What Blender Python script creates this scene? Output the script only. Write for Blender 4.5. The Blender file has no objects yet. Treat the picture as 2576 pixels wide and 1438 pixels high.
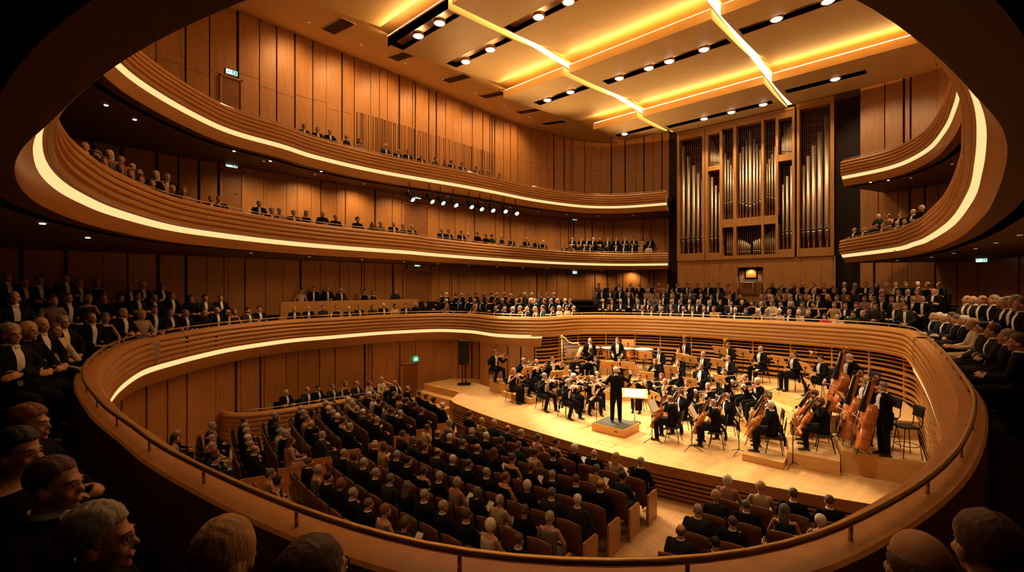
import bpy, bmesh, math, random
import numpy as np
from mathutils import Vector, Matrix, Quaternion
from mathutils.bvhtree import BVHTree
random.seed(7); rng = np.random.default_rng(7)
PI = math.pi
SC = bpy.context.scene
COL = SC.collection
# ---------------------------------------------------------------- camera frame
F = 1150.0; CX = 1288.0; CY = 719.0; ZC = 5.45
YAW = math.radians(42.3); SA, CA = math.sin(YAW), math.cos(YAW)
def PD(px, py, d):
    """point seen at a pixel of the 2576x1438 frame at depth d (world coordinates)"""
    k = (px-CX)/F
    return np.array([d*(-SA+k*CA), d*(CA+k*SA), ZC-(py-CY)/F*d])
def P(px, py, zr):
    return PD(px, py, zr*F/(CY-py))
def PY(px, py, Y):
    k = (px-CX)/F
    return PD(px, py, Y/(CA+k*SA))
def PX(px, py, X):
    k = (px-CX)/F
    return PD(px, py, X/(-SA+k*CA))
def proj(p):
    x, y, z = p
    d = -x*SA+y*CA
    return (CX+F*(x*CA+y*SA)/d, CY-F*(z-ZC)/d, d)
# ---------------------------------------------------------------- objects
def tag(o, label=None, cat=None, group=None, kind=None):
    if label: o['label'] = label
    if cat: o['category'] = cat
    if group: o['group'] = group
    if kind: o['kind'] = kind
    return o
def link(o, parent=None):
    COL.objects.link(o)
    if parent is not None: o.parent = parent
    return o
def empty(name, loc=(0, 0, 0), rz=0.0):
    o = bpy.data.objects.new(name, None); o.empty_display_size = .1
    o.location = loc; o.rotation_euler = (0, 0, rz)
    return link(o)
def dup(o, parent=None):
    c = o.copy(); link(c, parent)
    for ch in KIDS.get(o.name, []): 
        cc = dup(ch, c)
        KIDS.setdefault(c.name, []).append(cc)
    return c
KIDS = {}
def obj(name, mesh, parent=None, loc=None, rz=None):
    o = bpy.data.objects.new(name, mesh)
    if loc is not None: o.location = loc
    if rz is not None: o.rotation_euler = (0, 0, rz)
    link(o, parent)
    if parent is not None: KIDS.setdefault(parent.name, []).append(o)
    return o
class MB:
    """collects geometry for one mesh"""
    def __init__(s): s.v = []; s.f = []; s.m = []; s.sm = []; s.mats = []
    def mi(s, mat):
        if mat is None: return 0
        if mat not in s.mats: s.mats.append(mat)
        return s.mats.index(mat)
    def add(s, vs, fs, mat=None, smooth=False):
        b = len(s.v); s.v.extend([tuple(map(float, v)) for v in vs])
        i = s.mi(mat) if mat is not None else 0
        for f in fs:
            s.f.append(tuple(b+k for k in f)); s.m.append(i); s.sm.append(smooth)
        return s
    def box(s, lo, hi, mat=None, M=None):
        x0, y0, z0 = lo; x1, y1, z1 = hi
        vs = [(x0,y0,z0),(x1,y0,z0),(x1,y1,z0),(x0,y1,z0),(x0,y0,z1),(x1,y0,z1),(x1,y1,z1),(x0,y1,z1)]
        if M is not None: vs = [tuple(M @ Vector(v)) for v in vs]
        return s.add(vs, [(3,2,1,0),(4,5,6,7),(0,1,5,4),(1,2,6,5),(2,3,7,6),(3,0,4,7)], mat)
    def loft(s, rings, mat=None, smooth=True, closed=True, caps=True, wrap=False, mats=None):
        """rings: list of equal-length point lists"""
        n = len(rings[0]); vs = [p for r in rings for p in r]
        fs = []; nr = len(rings); ms = []
        for i in range(nr if wrap else nr-1):
            j = (i+1) % nr
            for k in range(n if closed else n-1):
                l = (k+1) % n
                fs.append((i*n+k, i*n+l, j*n+l, j*n+k)); ms.append(k)
        b = len(s.v); s.v.extend([tuple(map(float, v)) for v in vs])
        for f, k in zip(fs, ms):
            s.f.append(tuple(b+q for q in f)); s.sm.append(smooth)
            s.m.append(s.mi(mats[k] if mats else mat))
        if caps and closed and not wrap:
            mm = s.mi(mat if mat is not None or not mats else mats[0])
            s.f.append(tuple(b+q for q in range(n))[::-1]); s.m.append(mm); s.sm.append(False)
            s.f.append(tuple(b+(nr-1)*n+q for q in range(n))); s.m.append(mm); s.sm.append(False)
        return s
    def tube(s, pts, r, mat=None, n=8, caps=True, smooth=True, closed=False):
        pts = [np.array(p, float) for p in pts]; m = len(pts)
        rs = [r]*m if np.isscalar(r) else list(r)
        rings = []; up = None
        for i in range(m):
            if closed: t = pts[(i+1) % m]-pts[i-1]
            else: t = pts[min(i+1, m-1)]-pts[max(i-1, 0)]
            t = t/(np.linalg.norm(t)+1e-9)
            if up is None:
                a = np.array([0, 0, 1.]) if abs(t[2]) < .9 else np.array([1., 0, 0])
                u = np.cross(a, t)
            else: u = up-t*np.dot(up, t)
            u = u/(np.linalg.norm(u)+1e-9); up = u; w = np.cross(t, u)
            rings.append([pts[i]+rs[i]*(math.cos(2*PI*k/n)*u+math.sin(2*PI*k/n)*w) for k in range(n)])
        return s.loft(rings, mat, smooth, True, caps, wrap=closed)
    def lathe(s, prof, mat=None, n=16, at=(0, 0, 0), smooth=True, M=None, caps=True, mats=None):
        rings = []
        for r, z in prof:
            ring = []
            for k in range(n):
                p = Vector((r*math.cos(2*PI*k/n), r*math.sin(2*PI*k/n), z))
                if M is not None: p = M @ p
                ring.append((p.x+at[0], p.y+at[1], p.z+at[2]))
            rings.append(ring)
        return s.loft(rings, mat, smooth, True, caps)
    def ell(s, c, r, mat=None, n=12, m=8, M=None, f=None):
        """ellipsoid"""
        vs = []; c = Vector(c)
        for i in range(m+1):
            th = PI*i/m
            for k in range(n):
                ph = 2*PI*k/n
                p = Vector((r[0]*math.sin(th)*math.cos(ph), r[1]*math.sin(th)*math.sin(ph), r[2]*math.cos(th)))
                if f: p = f(p)
                if M is not None: p = M @ p
                vs.append(tuple(c+p))
        fs = [(i*n+k, (i+1)*n+k, (i+1)*n+(k+1) % n, i*n+(k+1) % n) for i in range(m) for k in range(n)]
        return s.add(vs, fs, mat, True)
    def poly(s, pts, z0, z1, mat=None, top=None, M=None):
        """extruded plan polygon"""
        n = len(pts)
        a = 0
        for i in range(n):
            j = (i+1) % n; a += pts[i][0]*pts[j][1]-pts[j][0]*pts[i][1]
        if a < 0: pts = pts[::-1]
        vs = [(p[0], p[1], z0) for p in pts]+[(p[0], p[1], z1) for p in pts]
        if M is not None: vs = [tuple(M @ Vector(v)) for v in vs]
        s.add(vs, [(i, (i+1) % n, n+(i+1) % n, n+i) for i in range(n)]+[tuple(range(n))[::-1]], mat)
        s.add(vs[n:], [tuple(range(n))], top or mat)
        return s
    def mesh(s, name):
        me = bpy.data.meshes.new(name)
        me.from_pydata(s.v, [], s.f)
        for m in s.mats: me.materials.append(m)
        if s.f:
            me.polygons.foreach_set('material_index', s.m)
            me.polygons.foreach_set('use_smooth', s.sm)
        me.update()
        return me
    def build(s, name, parent=None, loc=None, rz=None):
        return obj(name, s.mesh(name), parent, loc, rz)
# ---------------------------------------------------------------- materials
def mat(name, col, rough=.6, metal=0.0, spec=.35, emis=None, es=0.0):
    m = bpy.data.materials.new(name); m.use_nodes = True
    b = m.node_tree.nodes['Principled BSDF']
    b.inputs['Base Color'].default_value = (*col, 1); b.inputs['Roughness'].default_value = rough
    b.inputs['Metallic'].default_value = metal; b.inputs['Specular IOR Level'].default_value = spec
    if emis: b.inputs['Emission Color'].default_value = (*emis, 1); b.inputs['Emission Strength'].default_value = es
    # a little procedural variation on every material
    nt = m.node_tree; tc = nt.nodes.new('ShaderNodeTexCoord')
    return m
def ramp_mat(name, c0, c1, scale=(1, 1, 1), nscale=4.0, rough=.5, spec=.35, metal=0, detail=4, bump=0, distort=0, planks=None, pos=(.3, .7)):
    """two-tone noise material; scale stretches the grain"""
    m = mat(name, c0, rough, metal, spec); nt = m.node_tree; N = nt.nodes; L = nt.links
    b = N['Principled BSDF']; tc = [n for n in N if n.type == 'TEX_COORD'][0]
    mp = N.new('ShaderNodeMapping'); mp.inputs['Scale'].default_value = scale
    L.new(tc.outputs['Object'], mp.inputs['Vector'])
    nz = N.new('ShaderNodeTexNoise'); nz.inputs['Scale'].default_value = nscale; nz.inputs['Detail'].default_value = detail
    nz.inputs['Distortion'].default_value = distort
    L.new(mp.outputs['Vector'], nz.inputs['Vector'])
    cr = N.new('ShaderNodeValToRGB'); cr.color_ramp.elements[0].color = (*c0, 1); cr.color_ramp.elements[1].color = (*c1, 1)
    cr.color_ramp.elements[0].position, cr.color_ramp.elements[1].position = pos
    L.new(nz.outputs['Fac'], cr.inputs['Fac'])
    out = cr.outputs['Color']
    if planks:
        bk = N.new('ShaderNodeTexBrick'); mp2 = N.new('ShaderNodeMapping')
        mp2.inputs['Rotation'].default_value = (0, 0, planks.get('rot', 0))
        L.new(tc.outputs['Object'], mp2.inputs['Vector']); L.new(mp2.outputs['Vector'], bk.inputs['Vector'])
        bk.inputs['Scale'].default_value = 1; bk.inputs['Brick Width'].default_value = planks['l']; bk.inputs['Row Height'].default_value = planks['w']
        bk.inputs['Mortar Size'].default_value = .004; bk.inputs['Mortar Smooth'].default_value = .3
        bk.inputs['Color1'].default_value = (*planks['c1'], 1); bk.inputs['Color2'].default_value = (*planks['c2'], 1); bk.inputs['Mortar'].default_value = (*planks['m'], 1)
        mx = N.new('ShaderNodeMix'); mx.data_type = 'RGBA'; mx.blend_type = 'MULTIPLY'; mx.inputs['Factor'].default_value = 1
        L.new(out, mx.inputs[6]); L.new(bk.outputs['Color'], mx.inputs[7]); out = mx.outputs[2]
    L.new(out, b.inputs['Base Color'])
    if bump:
        bp = N.new('ShaderNodeBump'); bp.inputs['Strength'].default_value = bump; bp.inputs['Distance'].default_value = .01
        L.new(nz.outputs['Fac'], bp.inputs['Height']); L.new(bp.outputs['Normal'], b.inputs['Normal'])
    return m
M = {}
M['wall'] = ramp_mat('wall_panel_wood', (.42, .185, .055), (.54, .25, .078), (9, 9, .6), 2.0, .45)
M['wallrec'] = mat('wall_recess', (.05, .018, .007), .7)
M['fascia'] = ramp_mat('balcony_wood', (.48, .225, .062), (.60, .30, .09), (.5, .5, 14), 2.0, .38)
M['shelf'] = ramp_mat('shelf_wood', (.48, .225, .065), (.58, .28, .085), (3, 3, 3), 3.0, .35)
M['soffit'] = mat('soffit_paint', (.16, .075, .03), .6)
M['carpet'] = ramp_mat('dark_carpet', (.012, .011, .012), (.022, .02, .02), (1, 1, 1), 60, .95, spec=.1)
M['stage'] = ramp_mat('stage_floor_wood', (.74, .47, .20), (.86, .58, .27), (1.5, 6, 1), 1.6, .33, planks=dict(l=4.6, w=.15, rot=PI/2+.12, c1=(1, 1, 1), c2=(.90, .885, .86), m=(.80, .74, .66)))
M['riser'] = ramp_mat('riser_wood', (.60, .33, .105), (.68, .39, .13), (1.2, 1.2, 8), 2.0, .4)
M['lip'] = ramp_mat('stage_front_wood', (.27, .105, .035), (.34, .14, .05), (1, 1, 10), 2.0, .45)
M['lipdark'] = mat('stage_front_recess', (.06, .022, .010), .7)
M['aisle'] = ramp_mat('stalls_floor_wood', (.52, .30, .12), (.62, .37, .16), (6, 1.5, 1), 1.6, .4, planks=dict(l=2.4, w=.18, rot=.3, c1=(1, 1, 1), c2=(.88, .86, .82), m=(.6, .5, .4)))
M['slat'] = ramp_mat('slat_wood', (.55, .27, .08), (.66, .34, .11), (.6, .6, 6), 2.0, .42)
M['ceil'] = ramp_mat('ceiling_panel', (.80, .58, .30), (.86, .63, .33), (1, 1, 1), 1.2, .55)
M['slot'] = mat('ceiling_slot', (.34, .15, .06), .3, 0, .5)
M['ventdark'] = mat('vent_dark', (.05, .025, .012), .8)
M['organ'] = ramp_mat('organ_case_wood', (.44, .20, .056), (.54, .26, .08), (6, 6, .5), 2.0, .4)
M['pipe'] = mat('organ_pipe_metal', (.50, .37, .24), .38, .85)
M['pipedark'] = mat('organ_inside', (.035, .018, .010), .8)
M['bronze'] = mat('bronze_rail', (.62, .40, .15), .33, .75)
M['rail'] = mat('thin_steel_rail', (.62, .46, .30), .3, .7)
M['black'] = mat('black_metal', (.012, .012, .012), .4, .3)
M['blackp'] = mat('black_plastic', (.014, .013, .013), .5)
M['chrome'] = mat('bright_steel', (.7, .66, .6), .25, .9)
M['seat'] = ramp_mat('dark_blue_fabric', (.007, .009, .018), (.012, .015, .028), (1, 1, 1), 80, .9, spec=.1)
M['seatwood'] = ramp_mat('seat_back_wood', (.125, .046, .018), (.165, .062, .025), (6, 6, .8), 2.5, .4)
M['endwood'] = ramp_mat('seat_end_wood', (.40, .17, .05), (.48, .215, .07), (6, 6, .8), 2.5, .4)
M['suit'] = ramp_mat('black_wool', (.005, .005, .006), (.009, .009, .010), (1, 1, 1), 120, .85, spec=.08)
M['shirt'] = mat('white_shirt', (.82, .79, .74), .7)
M['shoe'] = mat('black_leather', (.01, .01, .01), .2, 0, .6)
M['skin'] = ramp_mat('skin', (.52, .27, .165), (.58, .32, .20), (1, 1, 1), 12, .5)
M['skind'] = ramp_mat('tanned_skin', (.36, .17, .10), (.42, .21, .125), (1, 1, 1), 12, .5)
M['lip_'] = mat('lips', (.42, .13, .10), .5)
M['eyew'] = mat('eye_white', (.7, .66, .6), .3)
M['eyed'] = mat('eye_dark', (.02, .012, .01), .2)
M['violin'] = ramp_mat('violin_varnish', (.40, .13, .03), (.52, .20, .05), (8, 8, 1), 3, .22, spec=.6)
M['cello'] = ramp_mat('cello_varnish', (.34, .085, .018), (.50, .16, .035), (8, 8, 1), 3, .2, spec=.6)
M['ebony'] = mat('ebony', (.012, .009, .008), .3)
M['bowwood'] = mat('bow_wood', (.30, .12, .05), .3)
M['bowhair'] = mat('bow_hair', (.85, .80, .70), .6)
M['brass'] = mat('brass', (.80, .52, .20), .25, .9)
M['silver'] = mat('silver_plate', (.80, .76, .70), .25, .9)
M['copper'] = mat('copper_kettle', (.72, .34, .13), .3, .85)
M['drumskin'] = mat('drum_head', (.85, .78, .66), .6)
M['desk'] = ramp_mat('music_desk_wood', (.62, .31, .085), (.70, .36, .11), (2, 2, 9), 2.5, .4)
M['paper'] = mat('paper', (.86, .83, .77), .8)
M['print'] = mat('music_print', (.25, .24, .22), .8)
M['gold'] = ramp_mat('harp_gold', (.72, .47, .18), (.82, .56, .24), (2, 2, 2), 5, .35, metal=.35)
M['harpwood'] = ramp_mat('harp_soundboard', (.80, .62, .38), (.86, .70, .46), (6, 6, 1), 3, .4)
M['podium'] = ramp_mat('podium_carpet', (.065, .065, .065), (.10, .10, .098), (1, 1, 1), 60, .95)
M['red'] = ramp_mat('red_cloth', (.42, .012, .015), (.52, .02, .02), (1, 1, 1), 40, .8)
M['white'] = mat('white_plastic', (.8, .8, .76), .5)
HAIR = {}
for k, c in dict(grey=(.36, .32, .28), white=(.70, .65, .58), brown=(.10, .05, .025), black=(.012, .010, .009), blond=(.50, .30, .12), darkgrey=(.13, .115, .105), auburn=(.22, .075, .03)).items():
    HAIR[k] = ramp_mat(k+'_hair', tuple(x*.75 for x in c), tuple(min(1, x*1.2) for x in c), (30, 30, 6), 3.0, .5, bump=.4)
CLOTH = {'black': M['suit'], 'red': M['red']}
for k, c in dict(navy=(.009, .011, .020), charcoal=(.03, .03, .032), beige=(.45, .33, .22), cream=(.62, .52, .38), gold=(.40, .26, .08), grey=(.16, .15, .14), rose=(.34, .19, .17), green=(.018, .05, .03), teal=(.018, .04, .05), lace=(.22, .17, .14)).items():
    CLOTH[k] = ramp_mat(k+'_cloth', tuple(x*.8 for x in c), tuple(x*1.15 for x in c), (1, 1, 1), 50, .9, spec=.08)
def emit(name, col, s):
    m = bpy.data.materials.new(name); m.use_nodes = True; nt = m.node_tree
    for n in list(nt.nodes): nt.nodes.remove(n)
    o = nt.nodes.new('ShaderNodeOutputMaterial'); e = nt.nodes.new('ShaderNodeEmission')
    e.inputs['Color'].default_value = (*col, 1); e.inputs['Strength'].default_value = s
    nt.links.new(e.outputs[0], o.inputs[0]); return m
WARM = (1.0, .60, .20)
M['led'] = emit('warm_light_strip', (1.0, .57, .225), .58)
M['cove'] = emit('cove_light_strip', (1.0, .56, .17), 28.0)
M['coveline'] = emit('cove_light_line', (1.0, .62, .20), 2.4)
M['lamp'] = emit('downlight_glass', (1.0, .86, .66), 12.0)
M['spotglass'] = emit('spotlight_lens', (1.0, .95, .88), 2.5)
M['exitw'] = emit('sign_white', (.80, 1.0, .93), .5)
M['exitg'] = emit('sign_green', (.03, .50, .30), .5)
M['pinlens'] = emit('dim_lens', (1, .7, .4), .12)
M['tiny'] = emit('pin_light', (1, .85, .65), 1.2)
# ---------------------------------------------------------------- plan curves
def smooth_path(pts, step=.25, closed=False, it=2):
    pts = [np.array(p[:2], float) for p in pts]; n = len(pts); out = []
    rngi = range(n) if closed else range(n-1)
    for i in rngi:
        if closed: p0, p1, p2, p3 = pts[i-1], pts[i], pts[(i+1) % n], pts[(i+2) % n]
        else: p0, p1, p2, p3 = pts[max(i-1, 0)], pts[i], pts[i+1], pts[min(i+2, n-1)]
        for t in np.linspace(0, 1, 12, endpoint=False):
            out.append(.5*((2*p1)+(-p0+p2)*t+(2*p0-5*p1+4*p2-p3)*t*t+(-p0+3*p1-3*p2+p3)*t**3))
    if not closed: out.append(pts[-1])
    for _ in range(4):
        out = resample(out, step, closed)
        for __ in range(it*4):
            for lam in (.5, -.52):
                o = np.array(out)
                if closed: o = o+lam*(.5*np.roll(o, 1, 0)+.5*np.roll(o, -1, 0)-o)
                else: o[1:-1] = o[1:-1]+lam*(.5*o[:-2]+.5*o[2:]-o[1:-1])
                out = list(o)
    return np.array(resample(out, step, closed))
def resample(pts, step, closed=False):
    p = np.array(pts); 
    if closed: p = np.vstack([p, p[:1]])
    d = np.r_[0, np.cumsum(np.linalg.norm(np.diff(p, axis=0), axis=1))]
    n = max(3, int(round(d[-1]/step)))
    t = np.linspace(0, d[-1], n+1)
    q = np.c_[np.interp(t, d, p[:, 0]), np.interp(t, d, p[:, 1])]
    return q[:-1] if closed else q
def normals(p, closed=False):
    if closed: t = np.roll(p, -1, 0)-np.roll(p, 1, 0)
    else:
        t = np.empty_like(p); t[1:-1] = p[2:]-p[:-2]; t[0] = p[1]-p[0]; t[-1] = p[-1]-p[-2]
    t /= np.linalg.norm(t, axis=1)[:, None]
    return np.c_[t[:, 1], -t[:, 0]]          # to the right of travel: into the hall
def offset(p, s, closed=False): return p+normals(p, closed)*s
def ringloft(path, prof, mats, closed=False, mb=None, smooth=False):
    """sweep a profile of (inward, z) along a plan curve; mats: one per profile segment"""
    mb = mb or MB(); nn = normals(path, closed)
    rings = []
    for p, n in zip(path, nn):
        rings.append([(p[0]+n[0]*s, p[1]+n[1]*s, ZC+z) for s, z in prof])
    return mb.loft(rings, None, smooth, False, False, wrap=closed, mats=mats)
# ================================================================ THE HALL
def W(pix, zr): return [P(x, y, zr)[:2] for x, y in pix]
L1px = [(1361,791),(1448,787),(1535,786.5),(1621,787.5),(1757,791.5),(1813,793.7),(1900,797),(1999,801),(2111,806),(2170,809),(2223,813),(2260,817),(2297,823.5),(2327,842),(2368.6,878.6),(2414.5,933.7),(2446.7,984),(2451,1021),(2442,1066.8),(2405,1135.6),(2342,1195),(2270,1245),(2199,1281),(2144,1306),(2047,1351),(1903,1385),(1778,1402),(1600,1415),(1393,1408),(1181,1391),(961,1345),(699,1259),(526,1182.7),(400,1119.5),(335.9,1071.4),(277.5,1033.4),(242.4,998.3),(216,963),(208.8,937),(217.6,910.7),(245.3,884.4),(280.4,864),(338.8,843.6),(414.7,830.4),(496.5,818.7),(584,808.5),(720,797.4),(820,792.5),(960,786.0),(1088,782.5),(1152,783),(1204,785),(1262,789.5)]
ring1 = smooth_path(W(L1px, -1.25), .22, True, 1)
L2px = [(2118,642.5),(2250,625),(2300,611),(2330,600),(2390,560),(2440,490),(2462,408),(2469,323),(2462,265),(2438,204),(2397,153)]
L2b = [(155.5,241),(119.4,284.5),(97.6,331.5),(95.8,371),(108.5,414.6),(144.7,456),(199,490.6),(289,530),(434,570),(578.7,591.9),(716,608),(845,619.5),(1024,632.5),(1100,639.5),(1239,650),(1413,660.5),(1552,664.4),(1680,663.4)]
ring2 = smooth_path(W(L2px, 1.55)+[(-.06, 3.5), (-.19, 2.98), (-.31, 2.58), (-.46, 2.17), (-.73, 1.70), (-1.07, 1.34), (-1.48, 1.06), (-1.95, .87), (-2.57, .68), (-3.3, .53), (-4.1, .42), (-4.76, .35)]+W(L2b, 1.55), .22, False, 1)
L3px = [(2118,445.6),(2244,418),(2329,377.5),(2377,323),(2401,269),(2411,231)]
L3b = [(289,152),(361.7,212),(470,277),(578.7,328),(716,367.6),(793.7,392.7),(947.5,428.6),(1152,464.5),(1239,480.8),(1343,501.7),(1447.7,516),(1517,519.7),(1587,518),(1677,511)]
ring3 = smooth_path(W(L3px, 5.4)+[(.62, 14), (.55, 9), (.2, 4.5), (-1.2, 1.6), (-4, .7), (-8, .45), (-11, .75), (-13, 1.15)]+W(L3b, 5.4), .22, False, 1)
def rindex(path, x, y): return int(np.argmin((path[:, 0]-x)**2+(path[:, 1]-y)**2))
def parapet_profile(zr, drop, led=True, floor=-.8, so=0.0):
    """(s inward, z) from the seating side over the shelf and down the fluted face"""
    A = [(-.10, zr+floor, 'fascia'), (-.10, zr-.115, 'shelf'), (-.08, zr-.10, 'shelf'), (.17 if zr > 0 else .13, zr-.10, 'shelf')]
    n = 5; z0 = zr-.12; z1 = zr-.84
    pr = [(.20 if zr > 0 else .155, zr-.115, 'fascia')]
    for i in range(n):                       # horizontal flutes
        za = z0+(z1-z0)*i/n; zb = z0+(z1-z0)*(i+1)/n; h = zb-za
        b = (.23 if zr > 0 else .15)+(.05 if zr > 0 else .03)*math.sin(PI*(i+.5)/n)
        pr += [(b, za+h*.08, 'fascia'), (b+.045, za+h*.55, 'fascia'), (b+.04, za+h*.88, 'fascia'), (b-.012, za+h*.99, 'wallrec' if False else 'fascia')]
    if led:
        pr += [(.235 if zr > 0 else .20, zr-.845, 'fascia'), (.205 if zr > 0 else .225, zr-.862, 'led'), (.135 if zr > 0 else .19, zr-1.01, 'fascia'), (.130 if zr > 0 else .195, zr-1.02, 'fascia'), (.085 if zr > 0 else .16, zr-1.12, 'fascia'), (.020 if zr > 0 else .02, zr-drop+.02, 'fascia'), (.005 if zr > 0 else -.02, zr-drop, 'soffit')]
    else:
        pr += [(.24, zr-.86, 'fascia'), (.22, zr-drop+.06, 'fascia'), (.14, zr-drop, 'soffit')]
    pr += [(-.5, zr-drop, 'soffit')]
    A += pr
    return [(s+(-.17 if zr > 0 else 0), z) for s, z, m in A], [M[m] for s, z, m in A][:-1]
def split_led(prof, mats):
    """separate lit segments from the wood so that the strip is its own mesh"""
    idx = [i for i, m in enumerate(mats) if m is M['led']]
    return idx
def build_ring(path, zr, drop, led, closed, name, label, stuff=True):
    prof, mats = parapet_profile(zr, drop, led)
    idx = split_led(prof, mats)
    mb = MB()
    if idx:
        ringloft(path, prof[:idx[0]+1], mats[:idx[0]], closed, mb)
        ringloft(path, prof[idx[-1]+1:], mats[idx[-1]+1:], closed, mb)
        if zr < 0:
            for p, n in ((path[0], normals(path)[0]), (path[-1], normals(path)[-1])):
                pts = [(p[0]+n[0]*s, p[1]+n[1]*s, ZC+z) for s, z in prof if z > zr-drop-.01]
                mb.add(pts+[(p[0]-n[0]*.1, p[1]-n[1]*.1, ZC+zr-drop)], [tuple(range(len(pts)+1))], M['fascia'])
    else: ringloft(path, prof, mats, closed, mb)
    for fi in range(len(mb.sm)): mb.sm[fi] = True
    o = mb.build(name); tag(o, label, kind='structure')
    try:
        o.data.set_sharp_from_angle(angle=math.radians(28))
    except Exception: pass
    if idx:
        sm = MB(); ringloft(path, prof[idx[0]:idx[-1]+2], mats[idx[0]:idx[-1]+1], closed, sm)
        tag(sm.build('light_strip', o), 'glowing warm light strip set into the parapet')
    return o
# ring 1: lit part goes from the stage's right end round the rear and the left side to the stage's left end
iA = rindex(ring1, -.02, 16.0); iB = rindex(ring1, -12.35, 16.2)
n1 = len(ring1)
r1 = np.roll(ring1, -iA, 0)                 # starts at right stage corner, runs rear, left, to the stage
iS = rindex(r1, -12.6, 15.55)
lit1, stage1 = r1[:iS+1], np.vstack([r1[iS:], r1[:1]])
lit1x, stage1x = np.vstack([r1[-1:], r1[:iS+2]]), np.vstack([r1[iS-1:], r1[:2]])
build_ring(lit1x, -1.25, 1.42, True, False, 'balcony_parapet', 'lowest curved wooden balcony parapet with glowing strip round the stalls')
build_ring(stage1x, -1.25, .98, False, False, 'stage_parapet', 'unlit curved wooden parapet above the stage, in front of the choir seats')
build_ring(ring2, 2.45, 1.28, True, False, 'balcony_parapet', 'middle curved wooden balcony parapet with glowing strip, wrapping overhead')
build_ring(ring3, 6.30, 1.35, True, False, 'balcony_parapet', 'topmost curved wooden balcony parapet with glowing strip')
# end caps of the upper parapets at the organ
for path, zr, drop in ((ring2, 2.45, 1.28), (ring3, 6.30, 1.35)):
    prof, mats = parapet_profile(zr, drop, True)
    mb = MB()
    for k in (0, -1):
        p = path[k]; n = normals(path)[k]
        pts = [(p[0]+n[0]*s, p[1]+n[1]*s, ZC+z) for s, z in prof]
        mb.add(pts, [tuple(range(len(pts)))], M['fascia'])
    tag(mb.build('parapet_end_panel'), kind='structure')
def soffit(path, z, name, smax, closed=False, step=1.0):
    ss = [-.45]+list(np.linspace(-1, smax, 6)); prof = [(s, z) for s in ss]
    tag(ringloft(path, prof, [M['soffit']]*(len(prof)-1), closed).build(name), kind='structure')
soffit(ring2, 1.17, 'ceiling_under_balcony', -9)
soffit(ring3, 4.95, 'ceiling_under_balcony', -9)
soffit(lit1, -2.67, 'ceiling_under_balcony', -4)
def tiers(path, z0, rise, rows, depth, name, first=.95, closed=False):
    prof = [(-.10, z0)]; s = -.10; z = z0; mats = []
    for r in range(rows):
        w = first if r == 0 else depth
        s -= w; prof.append((s, z)); mats.append(M['carpet'])
        z += rise; prof.append((s, z)); mats.append(M['carpet'])
    prof.append((s-4, z)); mats.append(M['carpet'])
    tag(ringloft(path, prof, mats, closed).build(name), kind='structure')
SIDE0, SIDER = -2.03, .38
tiers(lit1, SIDE0, SIDER, 3, .95, 'floor_balcony')
CH0, CHR, CHD = -2.26, .27, 1.12
tiers(stage1, CH0, CHR, 5, CHD, 'floor_choir', first=1.15)
tiers(offset(ring2, -.17), 1.62, .34, 2, .95, 'floor_balcony')
tiers(offset(ring3, -.17), 5.45, .34, 2, .95, 'floor_balcony')
# ---------------------------------------------------------------- handrails
def handrail(path, zr, h, r, gap, name, label, closed=False, rough='bronze', maxp=100):
    root = MB().tube([(p[0], p[1], ZC+zr) for p in path], r, M[rough], 10, True, True, closed).build(name)
    tag(root, label, 'handrail')
    q = resample(path, gap, closed); q = q[:maxp]
    pm = MB().tube([(0, 0, -h), (0, 0, -.006)], r*.55, M[rough], 8).mesh('post')
    for p in q[::1]:
        obj('post', pm, root, (p[0], p[1], ZC+zr))
    return root
handrail(lit1[2:-2], -1.25, .105, .021, 1.05, 'handrail', 'bronze handrail on short posts along the lowest balcony parapet')
handrail(stage1[2:-2], -1.25, .105, .017, 1.05, 'handrail', 'thin handrail on the parapet between stage and choir seats', rough='rail')
handrail(offset(ring2, -.17), 2.45, .105, .016, 1.0, 'handrail', 'thin handrail along the middle balcony parapet', rough='rail')
handrail(offset(ring3, -.17), 6.30, .105, .016, 1.0, 'handrail', 'thin handrail along the topmost balcony parapet', rough='rail')
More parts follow.
